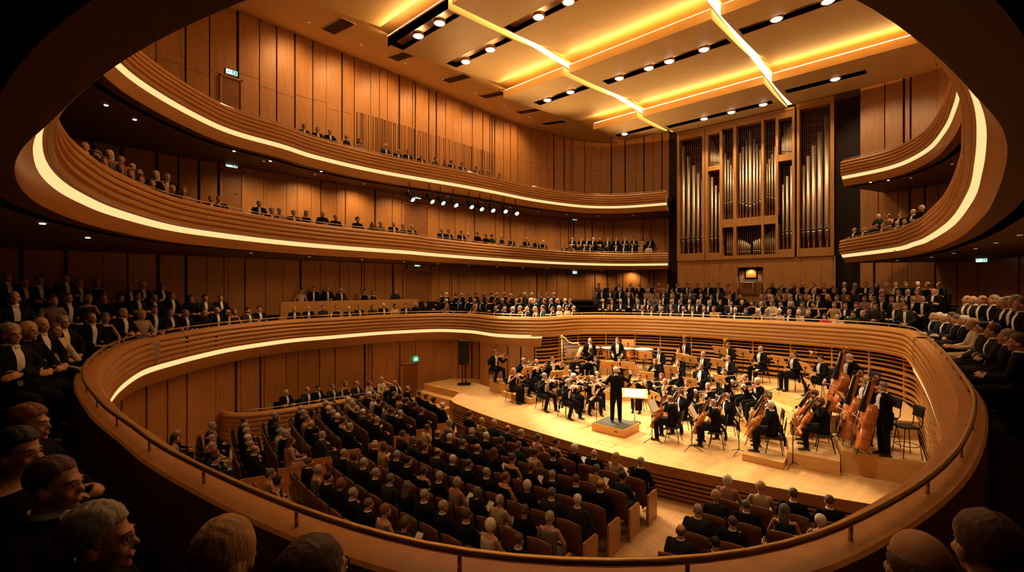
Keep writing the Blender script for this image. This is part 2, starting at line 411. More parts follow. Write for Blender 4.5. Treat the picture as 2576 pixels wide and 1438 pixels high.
# ---------------------------------------------------------------- panelled walls
def panel_wall(path, z0, z1, name, seed, wid=(.42, .95), gap=(.05, .10), seam=None, low=None, mat='wall', slit=None):
    """upright boards of uneven width with dark gaps along a plan path (hall to the right of travel)"""
    r = random.Random(seed); mb = MB()
    d = np.r_[0, np.cumsum(np.linalg.norm(np.diff(path, axis=0), axis=1))]; L = d[-1]
    def at(t):
        return np.array([np.interp(t, d, path[:, 0]), np.interp(t, d, path[:, 1])])
    nn = normals(path)
    def nat(t): return np.array([np.interp(t, d, nn[:, 0]), np.interp(t, d, nn[:, 1])])
    back = [(p[0]-n[0]*.05, p[1]-n[1]*.05) for p, n in zip(path, nn)]
    mb.loft([[(p[0], p[1], ZC+z0), (p[0], p[1], ZC+z1)] for p in back], M['wallrec'], False, False, False)
    t = .02; run = 0
    while t < L-.1:
        if run <= 0: w = r.uniform(*wid); run = r.choice([1, 2, 2, 3]); 
        else: w = r.choice([r.uniform(.10, .18), r.uniform(*wid), r.uniform(*wid)])
        run -= 1
        w = min(w, L-t); dep = r.choice([0, .02, .045])
        a, b = at(t), at(t+w); n = nat(t+w/2)
        f0, f1 = a+n*dep, b+n*dep; g0, g1 = a-n*.06, b-n*.06
        segs = [(z0, z1)]
        if seam is not None:
            zs = seam+r.uniform(-.25, .25)
            if z0 < zs < z1: segs = [(z0, zs-.008), (zs+.008, z1)]
        mid = at(t+w/2)
        if low is not None and low[0] < mid[1] < low[1]:
            # slatted grille in the lower half
            segs = [(low[2]+r.choice([0, .0]), z1)]
            u = 0
            while u < w-.03:
                ww = r.choice([.035, .05, .09]); a2, b2 = at(t+u), at(t+min(u+ww, w)); n2 = n
                for (za, zb) in ((z0, low[2]),):
                    pl = [a2+n2*dep, b2+n2*dep, b2-n2*.06, a2-n2*.06]
                    mb.poly([tuple(q) for q in pl], ZC+za, ZC+zb, M[mat])
                u += ww+r.choice([.03, .05, .06])
        for za, zb in segs:
            mb.poly([tuple(f0), tuple(f1), tuple(g1), tuple(g0)], ZC+za, ZC+zb, M[mat])
        t += w+r.choice([gap[0]*.35, gap[0]*.5, gap[0], gap[1]])
    return tag(mb.build(name), kind='structure')
XW = -21.2
wl = smooth_path([(XW, -7), (XW, 0), (XW, 8), (XW, 16), (XW, 22), (-20.9, 25), (-19.8, 28), (-17.9, 30.4), (-15.6, 31.7), (-13.9, 32.2)], .2, False, 1)
panel_wall(wl, -2.3, 1.3, 'wall_left', 1)
panel_wall(wl, 1.3, 5.1, 'wall_left', 2)
panel_wall(wl, 5.1, 11.75, 'wall_left', 3, seam=8.6, low=(11.5, 21.5, 8.75))
wr = smooth_path([(-2.75, 31.3), (-1.3, 31.2), (.2, 30.7), (1.6, 29.6), (2.5, 27.8), (2.8, 25.5), (2.8, 18), (2.8, 8), (2.8, -7)], .2, False, 1)
panel_wall(wr, -2.3, 1.3, 'wall_right', 4)
panel_wall(wr, 1.3, 5.1, 'wall_right', 5)
panel_wall(wr, 5.1, 11.75, 'wall_right', 6, wid=(.7, 1.1))
# wall of the stalls under the lowest balcony, left side, then the lit return beside the stage
i0 = rindex(lit1, -8.5, .7); i1 = rindex(lit1, -17.3, 14.95)
lowleft = offset(lit1, -.32)[i0:i1+1]
panel_wall(lowleft, -5.5, -2.6, 'wall_stalls_left', 7)
i2 = rindex(lit1, -15.75, 14.95)
panel_wall(smooth_path([tuple(offset(lit1, -.32)[i1]), (-16.6, 15.6), (-15.9, 15.55), tuple(offset(lit1, -.05)[i2])], .1, False, 1), -5.5, -2.6, 'wall_stalls_left', 8, wid=(.25, .5))
stageleft = np.vstack([offset(lit1, -.02)[i2:iS+1]])
panel_wall(stageleft, -4.62, -2.55, 'wall_stage_left', 9, wid=(.5, .8), gap=(.03, .06))
# slatted acoustic wall round the stage
def slat_wall(path, z0, z1, name, label):
    mb = MB(); 
    ringloft(path, [(-.16, z0), (-.16, z1)], [M['lipdark']], False, mb)
    r = random.Random(3); z = z0+.06; 
    while z < z1-.04:
        h = r.choice([.035, .045, .05, .085]); 
        ringloft(path, [(-.15, z), (-.03, z), (-.03, z+h), (-.15, z+h)], [M['slat']]*3, False, mb)
        z += h+r.choice([.085, .10, .11])
    nn = normals(path); 
    for p in resample(path, 1.25):
        k = rindex(path, *p); n = nn[k]; t = np.array([-n[1], n[0]])*.025
        a = path[k]
        mb.poly([tuple(a-n*.15-t), tuple(a-n*.15+t), tuple(a-n*.045+t), tuple(a-n*.045-t)], ZC+z0, ZC+z1, M['slat'])
    o = mb.build(name); tag(o, label, kind='structure')
iR = rindex(lit1, .32, 9.0)
stageback = np.vstack([stage1, lit1[:iR]])
slat_wall(stageback, -4.62, -2.2, 'wall_stage', 'curved back wall of horizontal wooden slats around the stage')
i3 = rindex(lit1, -.4, 2.7)
panel_wall(offset(lit1, -.3)[iR:i3], -5.5, -2.6, 'wall_stalls_right', 12)
# ---------------------------------------------------------------- stage
ZS = -4.6
lip = smooth_path([(-14.35, 12.0), (-13.2, 11.72), (-11.3, 11.42), (-8.4, 11.22), (-5.8, 11.25), (-3.0, 11.72), (-1.0, 12.25), (.45, 12.75)], .25, False, 1)
# the lip is walked left to right, so the hall side (stalls) is on its right
inner = [tuple(p) for p in offset(stageback, -.02)]
lpts = [tuple(p) for p in lip]
side = [(-15.72, 14.85), (-15.2, 13.9)]
seq = [p for p in inner if p[1] > 12.8]
plan = lpts+seq[::-1]+[(-13.6, 14.6)]+side
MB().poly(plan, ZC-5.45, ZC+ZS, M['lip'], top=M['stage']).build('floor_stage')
tag(bpy.data.objects['floor_stage'], 'pale wooden concert stage floor', kind='structure')
mb = MB()
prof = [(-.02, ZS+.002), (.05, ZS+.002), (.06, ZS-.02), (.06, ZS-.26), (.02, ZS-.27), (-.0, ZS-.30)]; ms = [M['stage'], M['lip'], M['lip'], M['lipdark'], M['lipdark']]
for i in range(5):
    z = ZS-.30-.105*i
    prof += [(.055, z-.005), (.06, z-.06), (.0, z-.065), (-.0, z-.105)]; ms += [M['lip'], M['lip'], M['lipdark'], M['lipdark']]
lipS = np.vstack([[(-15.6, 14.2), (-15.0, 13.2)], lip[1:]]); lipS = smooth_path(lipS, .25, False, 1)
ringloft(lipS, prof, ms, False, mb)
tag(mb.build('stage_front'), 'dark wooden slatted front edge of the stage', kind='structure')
# steps at the stage's left end
mb = MB()
for i in range(3):
    mb.box((-17.6+.0*i, 12.3+.42*i, ZC-5.45), (-15.0+.12*i, 12.72+.42*i+(2.2 if i == 2 else 0), ZC-5.45+.28*(i+1)), M['riser'])
tag(mb.build('stage_steps'), 'wooden steps up to the left end of the stage', kind='structure')
# stalls floor
MB().box((-20, -6, ZC-5.6), (3, 16, ZC-5.45), M['aisle']).build('floor'); tag(bpy.data.objects['floor'], kind='structure')
# ---------------------------------------------------------------- orchestra risers: rings round the podium
CR = np.array([-7.35, 13.0])
def arcpts(r, a0, a1, n=14):
    return [(CR[0]+r*math.cos(a), CR[1]+r*math.sin(a)) for a in np.linspace(a0, a1, n)]
A0, A1, A2, A3 = math.radians(2), math.radians(24), math.radians(154), math.radians(172)
TIER = []      # (r0, r1, a0, a1, height)
BND = [np.array(q) for q in [tuple(x) for x in offset(stageleft, .03)]+[tuple(x) for x in offset(stageback, .04)]]
def rmax_at(a):
    """distance from the podium to the surrounding walls in a direction"""
    u = np.array([math.cos(a), math.sin(a)]); best = 99
    for p, q in zip(BND[:-1], BND[1:]):
        e = q-p; den = u[0]*e[1]-u[1]*e[0]
        if abs(den) < 1e-9: continue
        w = p-CR; t = (w[0]*e[1]-w[1]*e[0])/den; k = (w[0]*u[1]-w[1]*u[0])/den
        if t > 0 and 0 <= k <= 1: best = min(best, t)
    return best-.05
def riser(r0, r1, a0, a1, h, label):
    n = 26
    aa = [a for a in np.linspace(a0, a1, n) if rmax_at(a) > r0+.15]
    inn = [(CR[0]+r0*math.cos(a), CR[1]+r0*math.sin(a)) for a in aa]
    out = [(CR[0]+min(rmax_at(a), r1 or 99)*math.cos(a), CR[1]+min(rmax_at(a), r1 or 99)*math.sin(a)) for a in aa[::-1]]
    o = MB().poly(inn+out, ZC+ZS+.001, ZC+ZS+h, M['riser'], top=M['stage']).build('orchestra_riser')
    tag(o, label, 'riser', 'orchestra risers'); TIER.append((r0, r1, a0, a1, h))
riser(3.72, 4.68, A0-.03, A1, .18, 'lowest block of the three wooden risers at the stage right front')
riser(4.70, 5.80, A0+.05, A1, .36, 'middle block of the three wooden risers at the stage right front')
riser(5.82, None, A0+.11, A1, .54, 'tallest block of the three wooden risers at the stage right front')
riser(3.95, 4.85, A1+.003, A2-.003, .33, 'lowest long curved riser across the middle of the orchestra')
riser(4.87, 5.80, A1+.003, A2-.003, .66, 'second long curved riser under the wind players')
riser(5.82, None, A1+.003, A2-.003, 1.0, 'highest curved riser along the slatted back wall')
riser(4.1, 5.85, A2, A3, .22, 'low corner riser under the blond violinist at stage left')
riser(5.87, 7.0, A2, A3-.03, .50, 'tall corner riser under the rearmost violinists at stage left')
def tier_h(x, y):
    v = np.array([x, y])-CR; r = np.linalg.norm(v); a = math.atan2(v[1], v[0]); h = 0.0
    if a < -PI/2: a += 2*PI
    for r0, r1, a0, a1, hh in TIER:
        if a0 <= a <= a1 and r >= r0 and (r1 is None or r <= r1): h = max(h, hh)
    return h
# ---------------------------------------------------------------- ceiling
mb = MB()
mb.add([(-24, -8, ZC+11.8), (6, -8, ZC+11.8), (6, 34, ZC+11.1), (-24, 34, ZC+11.1)], [(0, 1, 2, 3)], M['ceil'])
tag(mb.build('ceiling'), kind='structure')
def ceil_panel(x0, x1, ya, yb, za, zb, label, slot=None, strip=True, bulge=.06, taper=0.0, lipz=.30):
    """one suspended panel: near lip, gently arched underside, optional trough for downlights"""
    mb = MB(); n = 13
    def zz(t): return za+(zb-za)*t-bulge*math.sin(PI*t)
    ys = list(np.linspace(ya, yb, n))
    slots = [] if not slot else ([slot] if np.isscalar(slot[0]) else list(slot))
    for sl_ in slots: ys = sorted(set([y for y in ys if not (sl_[0]-.15 < y < sl_[1]+.15)]+[sl_[0], sl_[1]]))
    def strip_(yl, xa, xb):
        rings = []
        for y in yl:
            t = (y-ya)/(yb-ya); z = zz(t); th = lipz*(1-t)+.10
            rings.append([(xa, y, ZC+z), (xb, y, ZC+z), (xb, y, ZC+z+th), (xa, y, ZC+z+th)])
        mb.loft(rings, M['ceil'], False, True, True)
    xs0, xs1 = x0, x1
    cuts = [ya]+[q for sl_ in slots for q in sl_[:2]]+[yb]
    for i in range(0, len(cuts), 2): strip_([y for y in ys if cuts[i]-1e-6 <= y <= cuts[i+1]+1e-6], x0, x1)
    for sl_ in slots:
        for xa, xb in ((x0, sl_[2]), (sl_[3], x1)):
            if xb-xa > .05: strip_([sl_[0], sl_[1]], xa, xb)
    o = mb.build('hanging_acoustic_panel'); tag(o, label, 'acoustic panel', 'suspended acoustic panels')
    for sl_ in slots:
        z = zz((sl_[0]-ya)/(yb-ya)); sm = MB()
        a, b, c, d = sl_[2], sl_[3], sl_[0], sl_[1]
        sm.add([(a, c, ZC+z+.02), (b, c, ZC+z+.02), (b, d, ZC+z+.03), (a, d, ZC+z+.03), (a, c, ZC+z+.26), (b, c, ZC+z+.26), (b, d, ZC+z+.26), (a, d, ZC+z+.26)],
               [(4, 5, 6, 7), (0, 1, 5, 4), (1, 2, 6, 5), (2, 3, 7, 6), (3, 0, 4, 7)], M['slot'])
        tag(sm.build('light_trough', o), 'dark brown trough holding downlights')
    if strip:
        s = MB(); y = ya+.015; z = za+lipz+.10
        s.add([(x0+.08, y, ZC+z+.005), (x1-.08, y, ZC+z+.005), (x1-.08, y+.07, ZC+z+.06), (x0+.08, y+.07, ZC+z+.06)], [(0, 1, 2, 3)], M['cove'])
        tag(s.build('cove_strip', o), 'hidden glowing cove strip')
    return zz
rowname = ['nearest', 'second', 'third', 'farthest']
LX, MX, RX = (-17.2, -13.17), (-12.83, -6.17), (-5.83, .2)
ZA, ZB = 10.28, 11.0
ceil_panel(*LX, 3.5, 10.6, 10.35, ZB, 'left ceiling panel of the nearest row, ending in a bright cove')
ceil_panel(*LX, 10.85, 17.85, ZA, ZB, 'left ceiling panel of the second row with two downlights near the cove', [(10.96, 11.60, -17.0, -13.25), (13.92, 14.56, -16.9, -13.25)])
ceil_panel(*LX, 18.2, 25.5, ZA, ZB, 'left ceiling panel of the third row with two downlights', (20.01, 20.65, -16.6, -13.25))
ceil_panel(-16.3, LX[1], 25.85, 30.2, ZA, 10.55, 'left ceiling panel nearest the organ', (27.88, 28.52, -15.9, -13.25))
ceil_panel(*MX, 3.5, 10.6, 10.35, ZB, 'middle ceiling panel of the nearest row')
ceil_panel(*MX, 10.85, 17.85, ZA, ZB, 'middle ceiling panel of the second row', (13.50, 14.14, -12.75, -6.3))
ceil_panel(*MX, 18.2, 25.5, ZA, ZB, 'middle ceiling panel of the third row with four downlights', (20.32, 20.96, -12.3, -6.3))
ceil_panel(*MX, 25.85, 31.0, ZA, 10.55, 'middle ceiling panel right before the organ with three downlights', (28.65, 29.29, -12.6, -6.5))
ceil_panel(*RX, 3.5, 10.6, 10.35, ZB, 'right ceiling panel of the nearest row')
ceil_panel(*RX, 10.85, 17.85, ZA, ZB, 'right ceiling panel of the second row')
ceil_panel(*RX, 18.2, 25.5, ZA, ZB, 'right ceiling panel of the third row with two downlights', (19.88, 20.52, -5.7, -.6))
ceil_panel(*RX, 25.85, 30.6, ZA, 10.55, 'right ceiling panel nearest the organ with one downlight', (27.51, 28.15, -5.6, -2.2))
# glowing seams between the panel columns
for i, x in enumerate((-13.0, -6.0)):
    s = MB(); s.box((x-.155, 3.5, ZC+10.80), (x+.155, 31.0, ZC+10.86), M['ceil'])
    s.add([(x-.15, 3.6, ZC+10.79), (x+.15, 3.6, ZC+10.79), (x+.15, 31.0, ZC+10.70), (x-.15, 31.0, ZC+10.70)], [(0, 1, 2, 3)], M['coveline'])
    tag(s.build('hanging_light_seam'), ['left', 'right'][i]+' of the two long glowing seams running along the ceiling to the organ', 'light seam')
# sloping side ceiling with dark air vents by the left wall
mb = MB(); ys = np.linspace(2, 32, 16)
mb.loft([[(-21.3, y, ZC+11.45-.02*max(0, y-20)), (-19.6, y, ZC+11.2-.02*max(0, y-20)), (-17.26, y, ZC+10.88-.012*max(0, y-20))] for y in ys], M['ceil'], True, False, False)
mb.loft([[(.26, y, ZC+10.88-.012*max(0, y-20)), (1.6, y, ZC+11.15-.02*max(0, y-20)), (3.0, y, ZC+11.4-.02*max(0, y-20))] for y in ys], M['ceil'], True, False, False)
tag(mb.build('ceiling_side'), kind='structure')
vn = ['nearest', 'second', 'third', 'fourth', 'fifth', 'farthest']
for i, y in enumerate((9.1, 12.4, 15.7, 18.5, 21.7, 24.3)):
    zz = lambda x: ZC+np.interp(x, [-21.3, -19.6, -17.26], [11.45-.02*max(0, y-20), 11.2-.02*max(0, y-20), 10.88-.012*max(0, y-20)])
    v = MB(); a, b = -19.5, -17.65
    v.add([(a, y, zz(a)-.012), (b, y, zz(b)-.012), (b, y+.62, zz(b)-.012), (a, y+.62, zz(a)-.012)], [(0, 1, 2, 3)], M['ventdark'])
    v.tube([(a, y, zz(a)-.02), (b, y, zz(b)-.02), (b, y+.62, zz(b)-.02), (a, y+.62, zz(a)-.02)], .03, M['ceil'], 4, closed=True, smooth=False)
    tag(v.build('air_vent'), vn[i]+' dark rectangular air vent in the ceiling along the left wall', 'vent', 'ceiling air vents')
# ================================================================ FIXTURES
def ray_ring(path, px, far=True, closed=False):
    """depths at which the vertical plane of a pixel column crosses a plan curve"""
    q = np.array([proj((p[0], p[1], ZC)) for p in path]); ds = []
    for i in range(len(q)-1):
        a, b = q[i], q[i+1]
        if a[2] > .6 and b[2] > .6 and (a[0]-px)*(b[0]-px) <= 0 and abs(a[0]-b[0]) < 400:
            t = (px-a[0])/(b[0]-a[0]+1e-9); ds.append(a[2]+(b[2]-a[2])*t)
    if not ds: return None
    return max(ds) if far else min(ds)
LAMPC = (1.0, .71, .40)
def spot(loc, target, energy, size, blend=.6, rad=.12, col=LAMPC, parent=None):
    l = bpy.data.lights.new('lamp', 'SPOT'); l.energy = energy; l.spot_size = math.radians(size); l.spot_blend = blend
    l.shadow_soft_size = rad; l.color = col
    o = bpy.data.objects.new('lamp', l); o.location = loc
    o.rotation_euler = (Vector(target)-Vector(loc)).to_track_quat('-Z', 'Y').to_euler(); link(o)
    return o
ring_me = MB().lathe([(.20, -.02), (.235, -.02), (.245, .02), (.24, .11), (.20, .11)], M['black'], 24, caps=False).mesh('trim_ring')
lens_me = MB().lathe([(.0, -.075), (.08, -.068), (.15, -.045), (.20, -.012), (.20, .05), (0, .05)], M['lamp'], 24, caps=False).mesh('lens')
ring_me.materials[0] = M['bronze']
def downlight(px, py, label, energy, target=None, size=70, z=10.44):
    p = P(px, py, z)
    yc = min((11.28, 14.24, 20.33, 28.20) if p[0] < -13 else ((13.82, 20.64, 28.97) if p[0] < -6 else (20.20, 27.83)), key=lambda y: abs(y-p[1])); p[1] = yc
    e = empty('ceiling_downlight', tuple(p)); tag(e, label, 'ceiling light', 'ceiling downlights')
    obj('trim_ring', ring_me, e); obj('lens', lens_me, e)
    t = target or (p[0], p[1], 0)
    spot((p[0], p[1], p[2]-.10), t, energy, size)
E0 = 820
STG = (-7.4, 15.2, .9)
downlight(1056, 92, 'ceiling downlight farther left in the trough beside the bright left cove', E0*.25, z=10.25)
downlight(1082, 45, 'ceiling downlight nearer the top in the trough beside the bright left cove', E0*.25, z=10.25)
downlight(1174, 156, 'left one of two downlights in the left second-row trough', E0*.9, (-11.5, 15.2, .9), 50, z=10.40)
downlight(1229, 122, 'right one of two downlights in the left second-row trough', E0*.9, (-10.2, 15.2, .9), 50, z=10.40)
downlight(1356, 43, 'left one of two downlights in the middle second-row trough', E0, (-9.5, 15.2, .9), 50)
downlight(1431, 5, 'downlight at the top edge of the photo in the middle second-row trough', E0, (-7.5, 15, .9), 50)
downlight(1374, 250, 'left one of two downlights in the left third-row trough', E0*2.2, (-13.6, 15.6, 1.8), 60)
downlight(1440, 234, 'right one of two downlights in the left third-row trough', E0*.8, (-11, 17.5, .9), 55)
downlight(1560, 198, 'leftmost of four downlights in the middle third-row trough', E0, (-10.2, 17.4, 1), 55)
downlight(1634, 173, 'second from left of four downlights in the middle third-row trough', E0, (-8.6, 17.4, 1), 55)
downlight(1685, 155, 'third from left of four downlights in the middle third-row trough', E0, (-6.6, 17.2, 1), 55)
downlight(1770, 123, 'rightmost of four downlights in the middle third-row trough', E0, (-4.6, 17.0, 1), 55)
downlight(1955, 50, 'left one of two downlights in the right third-row trough', E0*.75, (-2.6, 16.4, 1), 55)
downlight(2083, 3, 'downlight at the top edge of the photo in the right third-row trough', E0*.7, (-1.6, 14.6, 1), 55)
downlight(2100, 196, 'single downlight in the right ceiling panel nearest the organ', E0*.35, (-1.5, 31, ZC+5), 100, z=10.36)
downlight(1770, 297.6, 'leftmost of three downlights right before the organ', E0*.42, (-10.5, 31.2, ZC+3.5), 85, z=10.36)
downlight(1839, 281, 'middle one of three downlights right before the organ', E0*.42, (-8.3, 31.2, ZC+3.5), 85, z=10.36)
downlight(1916, 258.5, 'rightmost of three downlights right before the organ', E0*.42, (-5.5, 31.2, ZC+3.5), 85, z=10.36)
downlight(1568, 335, 'single downlight in the left ceiling panel nearest the organ', E0*.12, z=10.36)
for i, (x, y) in enumerate(((-11.5, 7.0), (-9.5, 7.0), (-7.5, 7.0), (-4.0, 7.0), (-2.0, 7.0))):  # unseen lamps added to light the players' fronts and the slat wall
    e = empty('ceiling_downlight', (x, y, ZC+10.30)); tag(e, '%s added stage-facing fill lamp in the nearest ceiling row, out of view' % ['first', 'second', 'third', 'fourth', 'fifth'][i], 'ceiling light', 'ceiling downlights')
    obj('trim_ring', ring_me, e); obj('lens', lens_me, e)
    spot((x, y, ZC+10.19), (x*.75-1.8, 17.5, ZC-2.8), E0*1.3, 44, .8)
# ---------------------------------------------------------------- theatre spotlights under the top balcony, left
yoke = MB().tube([(-.15, 0, -.30), (-.16, 0, -.1), (-.10, 0, .02), (0, 0, .05), (.10, 0, .02), (.16, 0, -.1), (.15, 0, -.30)], .016, M['black'], 6).mesh('yoke')
clamp = MB().tube([(0, 0, .05), (0, 0, .42)], .025, M['black'], 8).mesh('hanging_rod')
def sl(px, py, label):
    d = ray_ring(offset(ring3, .0), px); p = PD(px, py, d)
    e = empty('stage_spotlight', tuple(p)); tag(e, label, 'spotlight', 'spotlights under the top balcony')
    v = Vector((-8, 15, 1.2))-Vector(p); yaw = math.atan2(v.y, v.x); pitch = math.atan2(-v.z, math.hypot(v.x, v.y))
    e.rotation_euler = (0, 0, yaw+PI/2)
    obj('yoke', yoke, e); obj('hanging_rod', clamp, e)
    Rm = Matrix.Rotation(pitch, 4, 'X') @ Matrix.Rotation(PI/2, 4, 'X')
    b = MB().lathe([(.0, -.28), (.09, -.27), (.13, -.20), (.13, .05), (.115, .08), (.115, .22), (.155, .24), (.155, .34), (.13, .34), (.12, .25)], M['black'], 16, caps=False, M=Matrix.Translation((0, 0, -.30)) @ Matrix.Rotation(pitch, 4, 'X') @ Matrix.Rotation(PI/2, 4, 'X'))
    b.build('lamp_housing', e)
    lm = MB().lathe([(.0, .30), (.08, .315), (.128, .30), (.128, .26), (0, .26)], M['spotglass'], 16, caps=False, M=Matrix.Translation((0, 0, -.30)) @ Matrix.Rotation(pitch, 4, 'X') @ Matrix.Rotation(PI/2, 4, 'X'))
    lm.build('lens', e)
    vv = v.normalized(); spot(tuple(Vector(p)+Vector((0, 0, -.30))+vv*.40), (-7, 14.8, 1.0), 1300, 34, .5, .10, (1, .72, .42))
for i, (x, y) in enumerate([(1030, 478), (1080, 484), (1108, 488), (1141, 494), (1181, 499), (1207, 505), (1236, 509), (1268, 512), (1297, 518)]):
    sl(x, y, ['leftmost', 'second from left', 'third from left', 'fourth from left', 'middle', 'fourth from right', 'third from right', 'second from right', 'rightmost'][i]+' of the nine black spotlights hanging under the top balcony')
# ---------------------------------------------------------------- doors and green exit signs
nd = [0]
def door(pa, pb, X, name=None):
    """pa: upper left pixel, pb: lower right pixel on the plane X"""
    a = PX(pa[0], pa[1], X); b = PX(pb[0], pb[1], X); y0, y1 = a[1], b[1]; zt = a[2]; zb = PX(pa[0], pb[1], X)[2]
    nd[0] += 1
    mb = MB(); s = 1 if X < 0 else -1
    mb.box((min(X-.02, X+.10*s), y0-.06, zb), (max(X-.02, X+.10*s), y0+.02, zt+.05), M['wall'])
    mb.box((min(X-.02, X+.10*s), y1-.02, zb), (max(X-.02, X+.10*s), y1+.06, zt+.05), M['wall'])
    mb.box((min(X-.02, X+.10*s), y0-.06, zt), (max(X-.02, X+.10*s), y1+.06, zt+.09), M['wall'])
    o = mb.build('door_%d' % nd[0]); tag(o, kind='structure')
    lf = MB(); lf.box((min(X, X+.052*s), y0+.02, zb), (max(X, X+.052*s), y1-.02, zt), M['lip']); lf.build('door_leaf', o)
    hd = MB().tube([(X+.06*s, y1-.15, zb+1.0), (X+.11*s, y1-.15, zb+1.0), (X+.11*s, y1-.28, zb+1.0)], .012, M['chrome'], 6); hd.build('door_handle', o)
def exit_sign(px, py, X, label, w=.42, h=.20, white=True, d=None, rot=0):
    p = PD(px, py, d) if d else PX(px, py, X); s = 1; p0 = p; p = (0, 0, 0)
    e = MB().box((p[0]-.03, p[1]-w/2-.02, p[2]-h/2-.02), (p[0]+.0, p[1]+w/2+.02, p[2]+h/2+.02), M['black']).build('exit_sign', None, tuple(p0), rot)
    tag(e, label, 'exit sign', 'lit exit signs')
    x = p[0]+.006*s
    g = MB(); g.box((min(p[0], x), p[1]-w/2, p[2]-h/2), (max(p[0], x), p[1]+w/2, p[2]+h/2), M['exitw'] if white else M['exitg']); g.build('lit_panel', e)
    x2 = x+.004*s; c = M['exitg'] if white else M['exitw']
    f = MB(); f.box((min(x, x2), p[1]+.02, p[2]-h*.42), (max(x, x2), p[1]+w*.44, p[2]+h*.42), M['exitg'])     # the green half with the running figure
    f.build('green_field', e)
    x3 = x2+.004*s; y = p[1]+w*.23; z = p[2]
    r = MB(); 
    def bar(y0, z0, y1, z1, t=.012): r.tube([(x3, y0, z0), (x3, y1, z1)], t, M['exitw'], 4)
    r.lathe([(0, -.015), (.016, 0), (0, .015)], M['exitw'], 8, (x3, y+.01, z+.058)); bar(y, z+.035, y-.012, z-.015); bar(y-.012, z-.015, y+.03, z-.03); bar(y+.03, z-.03, y+.02, z-.065); bar(y-.012, z-.015, y-.05, z-.055); bar(y, z+.03, y+.035, z+.01); bar(y, z+.03, y-.035, z+.012)
    r.build('running_figure', e)
    a = MB(); y = p[1]-w*.24
    if not white: pass
    a.tube([(x2, y+.05, z), (x2, y-.05, z)], .010, M['exitg'], 4); a.tube([(x2, y-.02, z+.035), (x2, y-.06, z), (x2, y-.02, z-.035)], .010, M['exitg'], 4)
    a.build('arrow', e)
door((556, 192), (605, 300), XW+.03); exit_sign(583, 182, XW+.06, 'lit exit sign above the door at the near end of the top balcony')
door((556, 428), (608, 545), XW+.03); exit_sign(583, 414.5, XW+.06, 'lit exit sign above the door at the near end of the middle balcony')
door((1012, 512), (1074, 600), XW+.03); exit_sign(1051, 495, XW+.06, 'lit exit sign beside the spotlights under the top balcony')
door((1015, 680), (1078, 790), XW+.03); exit_sign(1050, 665, XW+.06, 'lit exit sign above the door behind the lowest balcony seats', .36, .2)
door((1297, 410), (1322, 470), XW+.03); exit_sign(1309, 402, XW+.06, 'lit exit sign above the far door of the top balcony')
door((1296, 548), (1320, 620), XW+.03); exit_sign(1309, 536, XW+.06, 'green exit sign at the right end of the spotlight row', .42, .2)
exit_sign(1446, 549.5, -20.2, 'small lit exit sign under the top balcony, above the mid-balcony choir-side seats', .36, .22, d=ray_ring(wl, 1446)-.15, rot=-.6)
exit_sign(1446, 685, -20.2, 'small lit exit sign under the middle balcony, left of the choir seats', .34, .20, d=ray_ring(wl, 1446)-.15, rot=-.6)
exit_sign(2469, 653, 2.7, 'lit exit sign on the dark right wall behind the right-hand seats', .34, .2, d=19.6, rot=-PI/2)
# door in the stalls wall with its round lit sign
dS = ray_ring(offset(lit1, -.30), 1044); pS = PD(1044, 903, dS)
o = MB().lathe([(0, 0), (.17, 0), (.17, .03), (0, .03)], M['exitg'], 20, M=Matrix.Rotation(PI/2, 4, 'Y'), at=(pS[0]+.05, pS[1], pS[2])).build('exit_sign')
tag(o, 'round turquoise lit sign above the stalls door left of the stage', 'exit sign')
MB().box((pS[0]+.08, pS[1]-.09, pS[2]-.05), (pS[0]+.09, pS[1]+.09, pS[2]+.07), M['exitw']).build('lit_panel', o)
door((1010, 918), (1076, 1010), pS[0]+.0)
# small ceiling pinlights under the balconies (unlit or faint)
pin = MB().lathe([(0, 0), (.045, 0), (.05, .02), (0, .02)], M['tiny'], 10, caps=False).mesh('pin_light')
for i, (x, y, z, t) in enumerate([(267, 266, 4.93, 'nearest the left end of the ceiling below the top balcony'), (339, 302, 4.93, 'second from left on the ceiling below the top balcony'), (589, 381, 4.93, 'above the exit sign on the ceiling below the top balcony'), (680, 406, 4.93, 'fourth from left on the ceiling below the top balcony'), (808, 432, 4.93, 'fifth from left on the ceiling below the top balcony'), (107, 564, 1.15, 'brighter one under the middle balcony at far left'), (221, 599, 1.15, 'right one under the middle balcony at far left'), (2190, 459, 4.93, 'left one under the top balcony at right'), (2235, 454, 4.93, 'right one under the top balcony at right')]):
    tag(obj('pin_light', pin, None, tuple(P(x, y, z))), 'tiny pin light, '+t, 'ceiling light', 'small pin lights')
